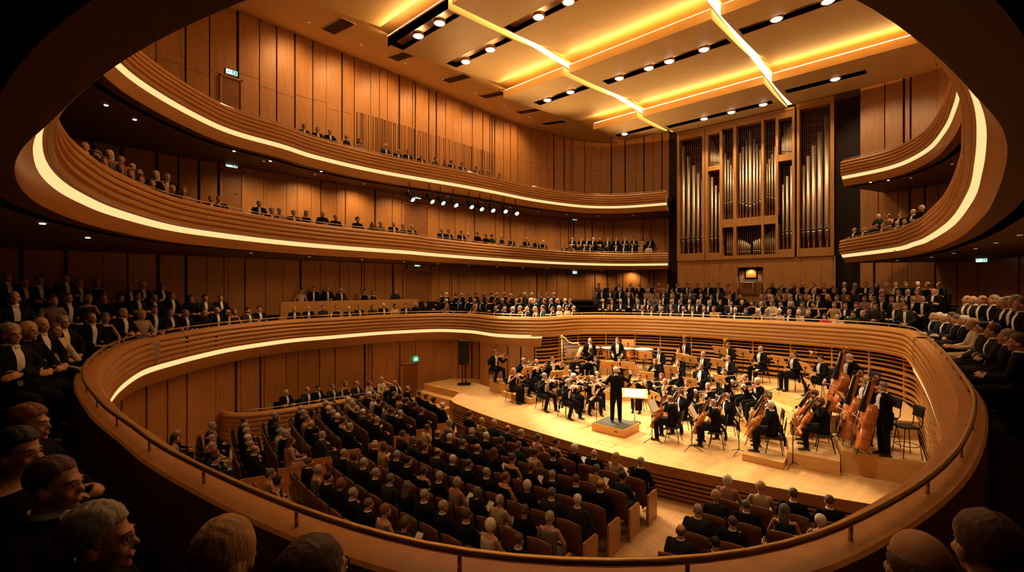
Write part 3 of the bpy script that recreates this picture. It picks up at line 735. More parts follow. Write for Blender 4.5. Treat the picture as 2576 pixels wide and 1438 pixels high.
# added fill lamps that brighten the walls, each with an invented little fixture
dim = MB().lathe([(0, 0), (.035, 0), (.05, .004), (.05, .03), (0, .03)], M['pinlens'], 10, caps=False).mesh('added_spotlight')
def wash(p, target, e, ang, label, group):
    tag(obj('added_spotlight', dim, None, tuple(p)), label, 'ceiling light', group)
    spot((p[0], p[1], p[2]-.03), target, e, ang, 1.0, .06, (1, .58, .24))
for y in np.arange(8.5, 23, 2.4):
    zc = 11.12-.02*max(0, y-20)
    wash((-19.3, y, ZC+zc-.03), (-21.4, y, ZC+8.2), 170, 120, 'small added fill light in the side ceiling along the left wall', 'added side ceiling fill lights')
for y in (20, 24, 27):
    wash((1.4, y, ZC+11.0-.03), (2.6, y+2, ZC+8.5), 220, 100, 'small added fill light in the side ceiling along the right wall', 'added right side ceiling fill lights')
def under(path, s, z, step, e, label, group, lo=-9, drop=2.2):  # lamps added under a balcony to brighten the seats and wall below
    q = offset(path, s)
    for p in resample(q, step)[1:-1]:
        if p[1] < lo or (p[0] > -2 and p[1] < 12) or (p[0] < -8 and p[1] < 5): continue
        wash((p[0], p[1], ZC+z), (p[0]-.3 if p[0] < -8 else p[0], p[1], ZC+z-drop), e, 150, label, group)
under(ring3, -1.15, 4.93, 2.4, 105, 'small added fill light in the ceiling under the top balcony', 'added fill lights under the top balcony')
under(ring2, -1.15, 1.15, 2.4, 50, 'small added fill light in the ceiling under the middle balcony', 'added fill lights under the middle balcony', lo=3)
upb = MB(); upb.lathe([(.07, 0), (.09, .0), (.10, .16), (.085, .16), (.085, .12)], M['black'], 14, caps=True); upm = upb.mesh('added_uplight')  # hidden lamps added behind the top parapet to brighten the ceiling
for px in (560, 800, 1000, 1180, 1340, 1500):
    d = ray_ring(offset(ring3, -.62), px); p = PD(px, 719, d)
    tag(obj('added_uplight', upm, None, (p[0], p[1], ZC+5.98)), 'small black added fill lamp behind the top balcony parapet', 'added_uplight', 'added fill lamps behind the top parapet')
    spot((p[0], p[1], ZC+6.16), (p[0]+7.5, p[1]-1.5, ZC+10.6), 520, 95, 1.0, .08, (1, .58, .22))
# ================================================================ ORGAN
YO = 31.0
def oz(zx, zy): return PY(1640+zx/2.6625, 220+zy/2.6625, YO)
def ox(zx): return oz(zx, 500)[0]
org = empty('pipe_organ', (ox(700), YO, ZC+1.7)); tag(org, 'tall wooden pipe organ with metal pipes above the choir seats', 'pipe organ')
def opart(name, mb, p=None): 
    me = mb.mesh(name); me.transform(Matrix.Translation(-Vector((ox(700), YO, ZC+1.7)))); return obj(name, me, p or org)
case = MB(); back = MB()
ZT, ZBt = ZC+10.38, ZC+1.70
def frame(zx0, zx1, ztop, zbot, y=YO-.12, th=.4):
    case.box((zx0, y, zbot), (zx1, y+th, ztop), M['organ'])
# uprights (X ranges in zoom units)
for a, b in ((172, 186), (340, 356), (360, 378), (456, 474), (548, 567), (735, 751), (830, 848), (1196, 1222)):
    case.box((ox(a), YO-.10, ZBt), (ox(b), YO+.5, ZT), M['organ'])
for a, b in ((940, 958), (972, 990)):
    case.box((ox(a), YO-.10, ZBt), (ox(b), YO+.5, ZT), M['organ'])
def hbar(zx0, zx1, z0, z1, dy=0): case.box((ox(zx0), YO-.08+dy, z0), (ox(zx1), YO+.5, z1), M['organ'])
def zz(zx, zy): return oz(zx, zy)[2]
hbar(172, 356, zz(262, 340), ZT); hbar(172, 356, ZBt, zz(262, 1110)); hbar(360, 474, zz(420, 312), ZT); hbar(360, 470, ZBt, zz(420, 1106)); hbar(372, 460, zz(416, 556), zz(416, 524))
hbar(470, 848, zz(650, 245), ZT); hbar(470, 848, zz(650, 925), zz(650, 870)); hbar(470, 848, ZBt, zz(660, 1120)); hbar(845, 958, zz(900, 205), ZT); hbar(845, 945, zz(900, 490), zz(900, 445)); hbar(845, 958, ZBt, zz(905, 1082)); hbar(972, 1222, zz(1090, 130), ZT); hbar(972, 1222, ZBt, zz(1090, 1073))
case.box((ox(172), YO-.14, ZT-.02), (ox(958), YO+.9, ZT+.10), M['organ']); case.box((ox(970), YO-.14, ZT-.02), (ox(1222), YO+.9, ZT+.22), M['organ'])
opart('case_frame', case)
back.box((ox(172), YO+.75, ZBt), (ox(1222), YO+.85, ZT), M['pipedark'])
back.box((ox(1222)-.02, YO-.0, ZBt), (ox(1222), YO+1.2, ZT), M['organ']); back.box((ox(172), YO, ZBt), (ox(172)+.02, YO+1.2, ZT), M['organ'])
opart('case_back', back)
rods = MB()
for a, b in ((186, 340), (378, 456), (474, 548), (567, 735), (751, 830), (858, 940), (990, 1196)):
    n = int((b-a)/13)
    for i in range(1, n): 
        x = ox(a+(b-a)*i/n); rods.box((x-.016, YO+.55, ZBt+.3), (x+.016, YO+.58, ZT-.1), M['lip'])
    for k in range(5):
        z = ZT-1.0-k*.55; rods.box((ox(a), YO+.58, z), (ox(b), YO+.60, z+.025), M['lip'])
opart('inner_lattice', rods)
def pipe(zx, w, top, mouth, bot):
    d = YO/(CA+((1640+zx/2.6625)-CX)/F*SA); r = .5*w/2.6625*d/F; x = ox(zx); y = YO+.22
    z0, zm, z1 = zz(zx, bot), zz(zx, mouth), zz(zx, top)
    mb = MB(); k = r*1.6
    mb.lathe([(r*.28, z0), (r*.97, zm-.10), (r, zm-.02)], M['pipe'], 14, (x, y, 0))
    mb.lathe([(r*.93, zm-.02), (r*.93, zm+.06)], M['pipedark'], 14, (x, y, 0))
    mb.lathe([(r, zm+.06), (r, z1), (r*.92, z1), (r*.92, z1-.1)], M['pipe'], 14, (x, y, 0), caps=False)
    mb.box((x-r*.7, y-r*1.04, zm+.05), (x+r*.7, y-r*.75, zm+.05+k*.9), M['pipe'])          # upper lip
    mb.box((x-r*.85, y-r*1.12, zm-.05), (x-r*.7, y-r*.5, zm+.12), M['pipe']); mb.box((x+r*.7, y-r*1.12, zm-.05), (x+r*.85, y-r*.5, zm+.12), M['pipe'])
    opart('organ_pipe', mb)
for a in ((203,27,392,1018,1110),(237,26,460,1015,1110),(272,26,520,1012,1110),(302,22,575,1010,1110),(330,18,622,1008,1110)): pipe(*a)
for a in ((395,18,598,1003,1104),(421,17,653,1000,1104),(445,14,700,998,1104)): pipe(*a)
for i in range(8): pipe(388+i*9.0, 7, 338+i*15, 500, 524)
for a in ((484,13,436,765,885),(503,12,480,760,885),(521,11,515,754,885),(538,11,540,748,885)): pipe(*a)
for a in ((585,13,435,762,878),(604,14,392,768,878),(627,16,350,778,878),(652,23,293,785,878),(678,16,338,772,878),(699,13,375,762,878),(719,13,408,752,878)): pipe(*a)
for a in ((765,11,506,722,858),(782,11,475,724,858),(800,12,440,727,858),(820,14,393,732,858)): pipe(*a)
for i in range(8): pipe(867+i*9.6, 8, 330-i*15, 425, 444)
for a in ((873,15,647,970,1080),(901,19,590,968,1080),(930,19,520,966,1080)): pipe(*a)
for a in ((1010,21,520,960,1070),(1043,25,455,958,1070),(1080,29,385,956,1070),(1122,34,295,950,1070),(1170,36,190,945,1070)): pipe(*a)
for i in range(13): pipe(498+i*12.6, 8, 957+i*7.6, 1090, 1118); pipe(828-i*12.6, 8, 940+i*7.2, 1085, 1115)
# wall below the organ, with the player's niche
mb = MB(); nx0, nx1 = ox(570), ox(745); zc0, zc1 = zz(655, 1385), zz(655, 1203)
r = random.Random(5)
def board(x0, x1, z0, z1, dep=0): mb.box((x0, YO-.02-dep, z0), (x1, YO+.1, z1), M['organ'])
zb = ZC-1.6
x = ox(172)
while x < nx0-.05:
    w = min(r.choice([.55, .8, 1.0]), nx0-x); board(x, x+w-.012, zb, ZBt); x += w
board(nx0, nx1, zc1, ZBt); board(nx0, nx1, zb, zc0); x = nx1
while x < ox(1230):
    w = min(r.choice([.55, .8, 1.0]), ox(1232)-x); board(x, x+w-.012, zb, ZBt); x += w
mb.box((nx0, YO+.8, zc0), (nx1, YO+.85, zc1), M['pipedark']); mb.box((nx0-.03, YO, zc0), (nx0, YO+.8, zc1), M['organ']); mb.box((nx1, YO, zc0), (nx1+.03, YO+.8, zc1), M['organ']); mb.box((nx0, YO, zc1), (nx1, YO+.8, zc1+.03), M['organ'])
tag(mb.build('wall_organ'), kind='structure')
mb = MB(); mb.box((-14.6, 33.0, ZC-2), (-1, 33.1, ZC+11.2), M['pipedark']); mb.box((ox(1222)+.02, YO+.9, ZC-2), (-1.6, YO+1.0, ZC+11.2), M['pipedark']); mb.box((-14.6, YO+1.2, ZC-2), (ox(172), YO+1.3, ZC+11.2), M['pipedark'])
tag(mb.build('wall_dark_gap'), kind='structure')
con = empty('organ_console', (ox(655), YO+.3, zc0)); tag(con, 'organ player console with keyboards and stop knobs in the wall niche', 'organ console')
def cpart(n, mb, p=None): return mb.build(n, p or con)
w2 = (nx1-nx0)/2-.05; H = zc1-zc0
cb = MB(); cb.box((-w2, -.35, 0), (w2, .3, H*.42), M['lip']); cb.box((-w2, -.1, H*.42), (-w2+.30, .3, H*.86), M['lip']); cb.box((w2-.30, -.1, H*.42), (w2, .3, H*.86), M['lip'])
cpart('console_body', cb)
for k in range(3):
    y = -.42+k*.13; z = H*.42+k*.085
    kb = MB(); kb.box((-w2+.33, y, z), (w2-.33, y+.16, z+.03), M['white'])
    for i in range(26): 
        if i % 7 not in (2, 6): xx = -w2+.36+i*(2*w2-.72)/26; kb.box((xx, y+.05, z+.03), (xx+.022, y+.16, z+.045), M['ebony'])
    cpart('keyboard', kb)
for sgn in (-1, 1):
    st = MB()
    for i in range(3):
        for j in range(6): st.lathe([(0, -.03), (.028, -.03), (.028, 0), (0, 0)], M['white'], 8, (sgn*(w2-.23+.08*i), -.11, H*.48+.075*j), M=Matrix.Rotation(PI/2, 4, 'X'))
    cpart('stop_knobs', st)
mr = MB(); mr.box((-w2*.42, -.02, H*.62), (w2*.42, .02, H*.92), M['desk']); cpart('music_rest', mr)
bn = MB(); bn.box((-.5, -.82, H*.18), (.5, -.5, H*.23), M['lip']); bn.box((-.48, -.8, 0), (-.42, -.52, H*.18), M['lip']); bn.box((.42, -.8, 0), (.48, -.52, H*.18), M['lip'])
tag(obj('organ_bench', bn.mesh('organ_bench'), None, (ox(655), YO+.05, zc0)), 'wooden bench in front of the organ keyboards', 'bench')
spot((ox(655), YO+.1, zc1-.06), (ox(655), YO+.15, zc0), 14, 120, .5, .05)
rl = MB(); z = zz(600, 1306); rl.tube([(ox(520), YO-.75, z), (ox(780), YO-.75, z)], .018, M['rail'], 8)
o = rl.build('console_rail'); tag(o, 'thin metal rail in front of the organ console', 'rail')
for q in (525, 600, 700, 775): MB().tube([(ox(q), YO-.75, z-.02), (ox(q), YO-.75, z-1.1)], .014, M['rail'], 6).build('post', o)
# ================================================================ CAMERA, RENDER SETTINGS
cam = bpy.data.cameras.new('camera'); cam.sensor_width = 36; cam.lens = F*36/2576; cam.clip_end = 200; cam.clip_start = .05
co = bpy.data.objects.new('camera', cam); co.location = (0, 0, ZC); co.rotation_euler = (PI/2, 0, YAW); link(co); SC.camera = co
w = bpy.data.worlds.new('world'); SC.world = w; w.use_nodes = True; w.node_tree.nodes['Background'].inputs['Color'].default_value = (.01, .006, .003, 1); w.node_tree.nodes['Background'].inputs['Strength'].default_value = .3
SC.view_settings.view_transform = 'Standard'; SC.view_settings.look = 'None'; SC.view_settings.gamma = 1; SC.view_settings.exposure = 1.2
try:
    SC.view_settings.use_curve_mapping = False
    cy = SC.cycles; cy.max_bounces = 5; cy.diffuse_bounces = 3; cy.use_adaptive_sampling = True; cy.adaptive_threshold = .03; cy.glossy_bounces = 3; cy.transmission_bounces = 2; cy.use_denoising = True
    cy.sample_clamp_indirect = 6.0; cy.caustics_reflective = False; cy.caustics_refractive = False
except Exception: pass
# ================================================================ PEOPLE
V3 = lambda *a: np.array(a, float)
def unit(v): v = np.array(v, float); return v/(np.linalg.norm(v)+1e-9)
def capsule(mb, p0, p1, r0, r1, n=12):
    p0, p1 = V3(*p0), V3(*p1); t = unit(p1-p0)
    mb.tube([p0-t*r0*.98, p0-t*r0*.72, p0-t*r0*.3, p0, p1, p1+t*r1*.3, p1+t*r1*.72, p1+t*r1*.98], [r0*.15, r0*.69, r0*.95, r0, r1, r1*.95, r1*.69, r1*.15], None, n)
def remesh(mb, voxel, name, smooth=2, dec=None):
    """fuse overlapping volumes into one continuous skin"""
    me = mb.mesh('tmp'); o = bpy.data.objects.new('tmp', me); COL.objects.link(o)
    m = o.modifiers.new('r', 'REMESH'); m.mode = 'VOXEL'; m.voxel_size = voxel; m.use_smooth_shade = True
    if smooth:
        s = o.modifiers.new('s', 'SMOOTH'); s.iterations = smooth; s.factor = .45
    if dec:
        d = o.modifiers.new('d', 'DECIMATE'); d.ratio = dec
    dg = bpy.context.evaluated_depsgraph_get(); ev = o.evaluated_get(dg)
    out = bpy.data.meshes.new_from_object(ev, depsgraph=dg); out.name = name
    bpy.data.objects.remove(o); bpy.data.meshes.remove(me)
    for p in out.polygons: p.use_smooth = True
    return out
def to_np(me):
    v = np.empty(len(me.vertices)*3); me.vertices.foreach_get('co', v)
    return v.reshape(-1, 3), [tuple(p.vertices) for p in me.polygons]
HEAD_FEATURES = [((0, -.012, .042), (.074, .093, .086)), ((0, .026, -.015), (.063, .072, .085)), ((0, .040, -.072), (.045, .047, .036)), ((0, .100, -.020), (.015, .022, .016)), ((0, .094, .005), (.009, .014, .030)), ((0, .078, .026), (.050, .022, .013)), ((.034, .070, -.030), (.024, .024, .022)), ((-.034, .070, -.030), (.024, .024, .022)), ((0, .086, -.062), (.023, .014, .011)), ((0, .078, -.098), (.020, .020, .016)), ((.077, -.006, -.012), (.011, .024, .034)), ((-.077, -.006, -.012), (.011, .024, .034))]
def add_head(mb, Mh, k=.94):
    for c, r in HEAD_FEATURES:
        cc = Mh @ (Vector(c)*k); mb.ell(cc, [q*k for q in r], None, 16, 10, M=Mh.to_3x3())
def hand_frame(wrist, d, back):
    y = unit(d); z = np.array(back, float); z = unit(z-y*np.dot(z, y)); x = np.cross(y, z)
    return np.c_[x, y, z], np.array(wrist, float)
def add_hand(mb, wrist, d, back, side, curl=.35, spread=.0, rf=.0098):
    """palm, four unequal bent fingers and a thumb leaving the side of the palm; side=+1 right hand"""
    R, o = hand_frame(wrist, d, back)
    T = lambda p: o+R @ np.array(p, float)
    m3 = Matrix(R.tolist())
    mb.ell(T((0, .048, 0)), (.041, .056, .017), None, 14, 8, M=m3)
    mb.ell(T((0, .075, .002)), (.040, .022, .015), None, 12, 8, M=m3)
    th = -side     # thumb side: inner side when palms face down
    for i, (x, L) in enumerate(((-.031, .80), (-.0105, .98), (.0105, 1.05), (.031, .94))):
        # index finger lies at the thumb side
        xx = x*th; LL = {-.031: .80, -.0105: .98, .0105: 1.05, .031: .94}[x]
        p = V3(xx, .085, .0); a = .15+curl*.75+.05*i
        for j, l in enumerate((.044, .030, .024)):
            q = p+np.array([xx*spread, math.cos(a), -math.sin(a)])*l*LL
            capsule(mb, T(p), T(q), rf*(1-.06*j), rf*(.95-.07*j), 8)
            p = q; a += curl*1.15
    p = V3(.034*th, .028, -.006); q = p+V3(.030*th, .030, -.012); q2 = q+V3(.008*th*(1-curl), .030, -.010-.01*curl)
    capsule(mb, T(p), T(q), .0135, .0115, 8); capsule(mb, T(q), T(q2), .011, .009, 8)
def ring(c, rx, ry, n=20, sq=2.3):
    out = []
    for k in range(n):
        a = 2*PI*k/n; ca, sa = math.cos(a), math.sin(a)
        out.append((c[0]+rx*math.copysign(abs(ca)**(2/sq), ca), c[1]+ry*math.copysign(abs(sa)**(2/sq), sa), c[2]))
    return out
def torso_rings(S, grow=0.0, female=False, top=True):
    """S: spine points pelvis, waist, chest, shoulder, neck"""
    pel, wai, che, sho, nek = S
    if female: R = [(.165, .125), (.125, .098), (.150, .122), (.165, .085), (.052, .055)]
    else: R = [(.165, .125), (.155, .118), (.178, .128), (.195, .092), (.060, .062)]
    pts = [(pel-V3(0, 0, .07), .13, .10), (pel, *R[0]), (wai, *R[1]), (che, *R[2]), (.5*(che+sho)+V3(0, 0, .02), R[2][0]*1.04, R[2][1]*.92), (sho, R[3][0]*.93, R[3][1]), (sho+V3(0, 0, .028), R[3][0]*.66, R[3][1]*.80), (nek, *R[4])]
    if not top: pts = pts[:-2]
    return [ring(c, a+grow, b+grow) for c, a, b in pts]
class Pose: pass
def seated(lean=.0, **k):
    p = Pose(); p.stand = False
    p.spine = [V3(0, -.01, .56), V3(0, -.045+lean*.15, .72), V3(0, -.03+lean*.5, .90), V3(0, -.035+lean, 1.04), V3(0, -.02+lean, 1.10)]
    p.head = V3(0, .015+lean*1.1, 1.215); p.hips = .09
    p.knee = [V3(-.12, .42, .52), V3(.12, .42, .52)]; p.ankle = [V3(-.12, .40, .09), V3(.12, .40, .09)]
    p.yaw = 0; p.pitch = 0; p.curl = .35
    for a, b in k.items(): setattr(p, a, b)
    return p
def standing(**k):
    p = Pose(); p.stand = True
    p.spine = [V3(0, 0, .98), V3(0, .0, 1.13), V3(0, .0, 1.30), V3(0, -.01, 1.44), V3(0, 0, 1.50)]
    p.head = V3(0, .03, 1.62); p.hips = .09
    p.knee = [V3(-.11, .02, .51), V3(.11, .02, .51)]; p.ankle = [V3(-.12, -.01, .09), V3(.12, -.01, .09)]
    p.yaw = 0; p.pitch = 0; p.curl = .35
    for a, b in k.items(): setattr(p, a, b)
    return p
def head_matrix(p):
    return Matrix.Translation(Vector(p.head)) @ Matrix.Rotation(p.yaw, 4, 'Z') @ Matrix.Rotation(p.pitch, 4, 'X')
def shoulder(p, s, fem): 
    return p.spine[3]+V3(s*(.155 if fem else .178), 0, -.005)
def make_arch(name, p, female=False, dress=None, tails=False, vox=.009, sleeves=True, bare=False, vw=1.0):
    """all meshes of one posed figure"""
    A = {'female': female, 'pose': p}; Mh = head_matrix(p); A['head'] = Mh
    mb = MB()
    mb.loft(torso_rings(p.spine, -.012 if not dress else -.004, female), None)
    capsule(mb, p.spine[4]-V3(0, 0, .05), np.array(Mh @ Vector((0, -.02, -.05))), .056 if not female else .047, .054 if not female else .046)
    add_head(mb, Mh)
    for i, s in enumerate((-1, 1)):
        sh = shoulder(p, s, female); el, wr, hd, bk = p.arm[i]
        f = .80 if (female or not dress) else 1
        capsule(mb, sh, el, .050*f, .040*f); capsule(mb, el, wr, .040*f, .028*f if not dress else .025)
        add_hand(mb, wr, hd, bk, s, p.curl if np.isscalar(p.curl) else p.curl[i])
        hip = p.spine[0]+V3(s*p.hips, .02, -.0)
        capsule(mb, hip, p.knee[i], .082, .055); capsule(mb, p.knee[i], p.ankle[i], .052, .034)
        capsule(mb, p.ankle[i]+V3(0, -.03, -.055), p.ankle[i]+V3(.004*s, .10, -.064), .030, .020)
    body = remesh(mb, vox, 'person', 2)
    v, f = to_np(body)
    fb = MB(); fb.v = [tuple(q) for q in v]; fb.f = f; fb.m = [0]*len(f); fb.sm = [True]*len(f); fb.mats = [M['skin'], M['eyew'], M['eyed'], M['lip_']]
    k = .94; R3 = Mh.to_3x3()
    for s in (-1, 1):
        fb.ell(Mh @ (Vector((s*.030, .083, .006))*k), (.0115, .0072, .0055), M['eyew'], 8, 6, M=R3)
        fb.ell(Mh @ (Vector((s*.029, .0895, .006))*k), (.0058, .005, .0056), M['eyed'], 8, 6, M=R3)
        fb.tube([Mh @ (Vector((s*.014, .098, .027))*k), Mh @ (Vector((s*.033, .094, .032))*k), Mh @ (Vector((s*.050, .080, .024))*k)], [.0026, .003, .002], M['eyed'], 5)
    fb.ell(Mh @ (Vector((0, .0955, -.060))*k), (.021, .007, .005), M['lip_'], 10, 6, M=R3)
    fb.ell(Mh @ (Vector((0, .095, -.068))*k), (.018, .007, .006), M['lip_'], 10, 6, M=R3)
    A['body'] = fb.mesh('person'); bpy.data.meshes.remove(body)
    # --- clothing
    tor = MB(); tor.loft(torso_rings(p.spine, .018, female), None)
    tb = BVHTree.FromPolygons([Vector(q) for q in tor.v], tor.f)
    if dress:
        mb = MB(); mb.loft(torso_rings(p.spine, .010, female, top=sleeves), None)
        hipc = p.spine[0]
        for i, s in enumerate((-1, 1)):
            hip = hipc+V3(s*p.hips, .02, 0)
            capsule(mb, hip, p.knee[i], .105, .088); capsule(mb, p.knee[i], p.ankle[i]+V3(0, 0, .06), .088, .085)
            if sleeves:
                sh = shoulder(p, s, female); el, wr, _, _ = p.arm[i]
                w2 = wr+(el-wr)*.15
                capsule(mb, sh, el, .056, .046); capsule(mb, el, w2, .046, .036)
            else:
                capsule(mb, p.spine[2]+V3(s*.085, .05, .02), p.spine[3]+V3(s*.09, .0, .03), .030, .022)
        for t in (.25, .5, .75):
            a = p.knee[0]+(p.knee[1]-p.knee[0])*t; b = p.ankle[0]+(p.ankle[1]-p.ankle[0])*t+V3(0, 0, .06)
            capsule(mb, hipc+V3((t-.5)*.2, .02, 0), a, .10, .085); capsule(mb, a, b, .085, .085)
        A['dress'] = remesh(mb, .014, 'dress', 3); A['dress'].materials.append(M['suit'])
    else:
        mb = MB(); mb.loft(torso_rings(p.spine, .018, female), None)
        for i, s in enumerate((-1, 1)):
            sh = shoulder(p, s, female); el, wr, _, _ = p.arm[i]; w2 = wr+(el-wr)*.10
            capsule(mb, sh+V3(-s*.012, 0, 0), el, .066, .056); capsule(mb, el, w2, .056, .043)
        if tails or p.stand:
            z0 = p.spine[0][2]
            dn = .42 if tails else .12
            for s in (-1, 1):
                b = p.spine[0]+V3(s*.075, -.115, .06)
                if p.stand: e = b+V3(s*.005, .03, -dn); pl_ = [b+(e-b)*t for t in np.linspace(0, 1, 8)]; ww = .085
                else: pl_ = [V3(s*.07, -.12, .64), V3(s*.072, -.19, .56), V3(s*.075, -.25, .48), V3(s*.078, -.275, .40), V3(s*.08, -.285, .31), V3(s*.08, -.29, .22)]; ww = .062
                mb.loft([ring(c_, ww-.02*k_/len(pl_), .028, 12) for k_, c_ in enumerate(pl_)], None)
        elif True:
            mb.loft([ring(p.spine[0]+V3(0, 0, .03-.13*t), .185, .145, 16) for t in np.linspace(0, 1, 4)], None)
        A['jacket'] = remesh(mb, .014, 'jacket', 3); A['jacket'].materials.append(M['suit'])
        mb = MB()
        for i, s in enumerate((-1, 1)):
            hip = p.spine[0]+V3(s*p.hips, .02, 0)
            capsule(mb, hip, p.knee[i], .105, .080); capsule(mb, p.knee[i], p.ankle[i]+V3(0, 0.01, .005), .077, .064)
        mb.loft([ring(p.spine[0]+V3(0, 0, -.10), .15, .125), ring(p.spine[0], .175, .137), ring(p.spine[1]+V3(0, 0, -.03), .155, .12)], None)
        A['trousers'] = remesh(mb, .016, 'trousers', 3); A['trousers'].materials.append(M['suit'])
        if not female or not bare:
            sm = MB(); nk = p.spine[4]; wz = p.spine[0][2]+.10; n = 11
            rows = []
            for j in range(n):
                t = j/(n-1); z = nk[2]-.035+(wz-nk[2]+.035)*t
                hw = vw*np.interp(t, [0, .12, .45, .85, 1], [.050, .070, .066, .050, .038])+(1-vw)*.018*(t < .1)
                row = []
                for u in np.linspace(-1, 1, 7):
                    x = u*hw; h = tb.ray_cast(Vector((x, .9, z)), Vector((0, -1, 0)))
                    y = h[0].y+.006 if h[0] is not None else nk[1]+.06
                    row.append((x, y, z))
                rows.append(row)
            sm.loft(rows, M['shirt'], True, False, False)
            c = np.array(Mh @ Vector((0, -.018, -.115)))
            sm.loft([ring((nk[0]*.5+c[0]*.5, nk[1]*.5+c[1]*.5-.002, nk[2]+dz), r, r*1.05, 16, 2) for dz, r in ((-.02, .074), (.0, .068), (.022, .063), (.022, .058), (0, .06))], M['shirt'], True, True, False)
            for i, s in enumerate((-1, 1)):
                el, wr, _, _ = p.arm[i]; t = unit(wr-el)
                cu = MB().tube([wr-t*.055, wr-t*.005], .0395, M['shirt'], 12); A['cuff%d' % i] = cu.mesh('cuff')
            A['shirt'] = sm.mesh('shirt')
            bt = MB(); q = V3(0, nk[1]+.070, nk[2]-.018)
            for s in (-1, 1): bt.loft([[tuple(q+V3(s*x, 0.004, z*h)) for x, z in ((a, 1), (a, -1))]+[tuple(q+V3(s*a, .014, -h)), tuple(q+V3(s*a, .014, h))] for a, h in ((.004, .007), (.022, .016), (.042, .019))], M['shirt'], False, True, True)
            bt.box(tuple(q+V3(-.008, .0, -.009)), tuple(q+V3(.008, .018, .009)), M['shirt'])
            A['bow_tie'] = bt.mesh('bow_tie')
    sh = MB()
    for i, s in enumerate((-1, 1)):
        a = p.ankle[i]; b = MB()
        rr = []
        for t, w, h in ((0, .022, .02), (.03, .038, .05), (.09, .040, .085), (.14, .042, .06), (.20, .048, .045), (.26, .040, .034), (.285, .015, .012)):
            y = -.085+t; cz = h/2
            rr.append([(a[0]+w*math.cos(q), a[1]+y, a[2]-.09+.002+cz+h/2*math.sin(q)) for q in np.linspace(0, 2*PI, 12, endpoint=False)])
        b.loft(rr, M['shoe']); A['shoe%d' % i] = b.mesh('shoe')
    return A
# ---------------------------------------------------------------- hair (in the head's own frame)
def hair(style, seed=0):
    r = np.random.default_rng(seed); mb = MB(); k = .94
    par = dict(short=((0, -.020, .050), (.083, .100, .090)), thick=((0, -.020, .056), (.090, .104, .096)), bald=((0, -.022, .022), (.083, .098, .075)), curly=((0, -.022, .052), (.100, .112, .104)), bob=((0, -.022, .030), (.098, .104, .118)), long=((0, -.026, .036), (.094, .104, .112)), bun=((0, -.020, .050), (.082, .100, .091)))[style]
    c, rad = par; n, m = 40, 26
    ph = r.uniform(0, 6, 6)
    def shape(p):
        # strands and waves
        d = p.normalized(); w = 1+.018*math.sin(14*d.x+ph[0]+3*d.z)+.014*math.sin(22*d.y+ph[1])
        if style == 'curly': w += .05*math.sin(17*d.x+ph[2])*math.sin(19*d.z+ph[3])*math.cos(15*d.y)
        q = Vector((p.x*w, p.y*w, p.z*w)); a = q+Vector(c)
        keep = True
        front = a.y; hz = a.z
        if style in ('short', 'thick', 'curly', 'bun'):
            line = np.interp(front, [-.10, -.03, .02, .05, .09], [-.085, -.055, .0, .068, .078])
            if abs(a.x) > .05 and -.03 < front < .03 and style == 'short': line = max(line, .0)
            keep = hz > line
        elif style == 'bald':
            line = np.interp(front, [-.10, -.03, .02, .05], [-.085, -.05, .0, .05]); top = np.interp(front, [-.12, -.05, .02, .05], [.085, .075, .055, .05])
            keep = line < hz < top and front < .045
        else:
            lo = -.11 if style == 'bob' else -.14
            line = lo if front < .015 else np.interp(front, [.015, .045, .06, .1], [lo, .01, .066, .078])
            keep = hz > line
        if not keep:
            v = (a-Vector((0, -.005, -.01)))*.60+Vector((0, -.005, -.01)); return v-Vector(c)
        return q
    mb.ell((0, 0, 0), (1, 1, 1), None, 4, 3); mb = MB()
    def f(p): return shape(p)
    mb.ell(Vector(c), rad, None, n, m, f=f)
    if style == 'long':
        rr = []
        for t in np.linspace(0, 1, 10):
            z = .03-.30*t; w = .088+.012*math.sin(PI*t)-.02*t; yb = -.062-.045*math.sin(PI*t*.7)
            rr.append([(w*math.cos(a)*(1+.05*math.sin(9*a+ph[0])), yb+(.052-.014*t)*math.sin(a)*(1+.06*math.sin(11*a+ph[1])), z) for a in np.linspace(0, 2*PI, 28, endpoint=False)])
        mb.loft(rr, None)
    if style == 'bun': mb.ell((0, -.125, .04), (.040, .036, .038), None, 14, 10)
    me = mb.mesh('hair'); me.transform(Matrix.Scale(k, 4))
    me.materials.append(HAIR['brown'])
    for p in me.polygons: p.use_smooth = True
    return me
HM = {}
for st in ('short', 'thick', 'bald', 'curly', 'bob', 'long', 'bun'): HM[st] = hair(st, hash(st) % 97 if False else len(st))
def glasses_mesh():
    mb = MB()
    for s in (-1, 1):
        mb.tube([(s*.031+.021*math.cos(a), .098-.010*abs(math.cos(a)*.5+s*.5), .004+.016*math.sin(a)) for a in np.linspace(0, 2*PI, 14, endpoint=False)], .0016, M['black'], 5, closed=True)
        mb.tube([(s*.052, .090, .008), (s*.076, .05, .008), (s*.080, -.005, .004)], .0016, M['black'], 5)
    mb.tube([(-.010, .102, .008), (.010, .102, .008)], .0016, M['black'], 5)
    me = mb.mesh('glasses'); me.transform(Matrix.Scale(.94, 4)); return me
GLS = glasses_mesh()
def setmat(o, m, i=0):
    o.material_slots[i].link = 'OBJECT'; o.material_slots[i].material = m
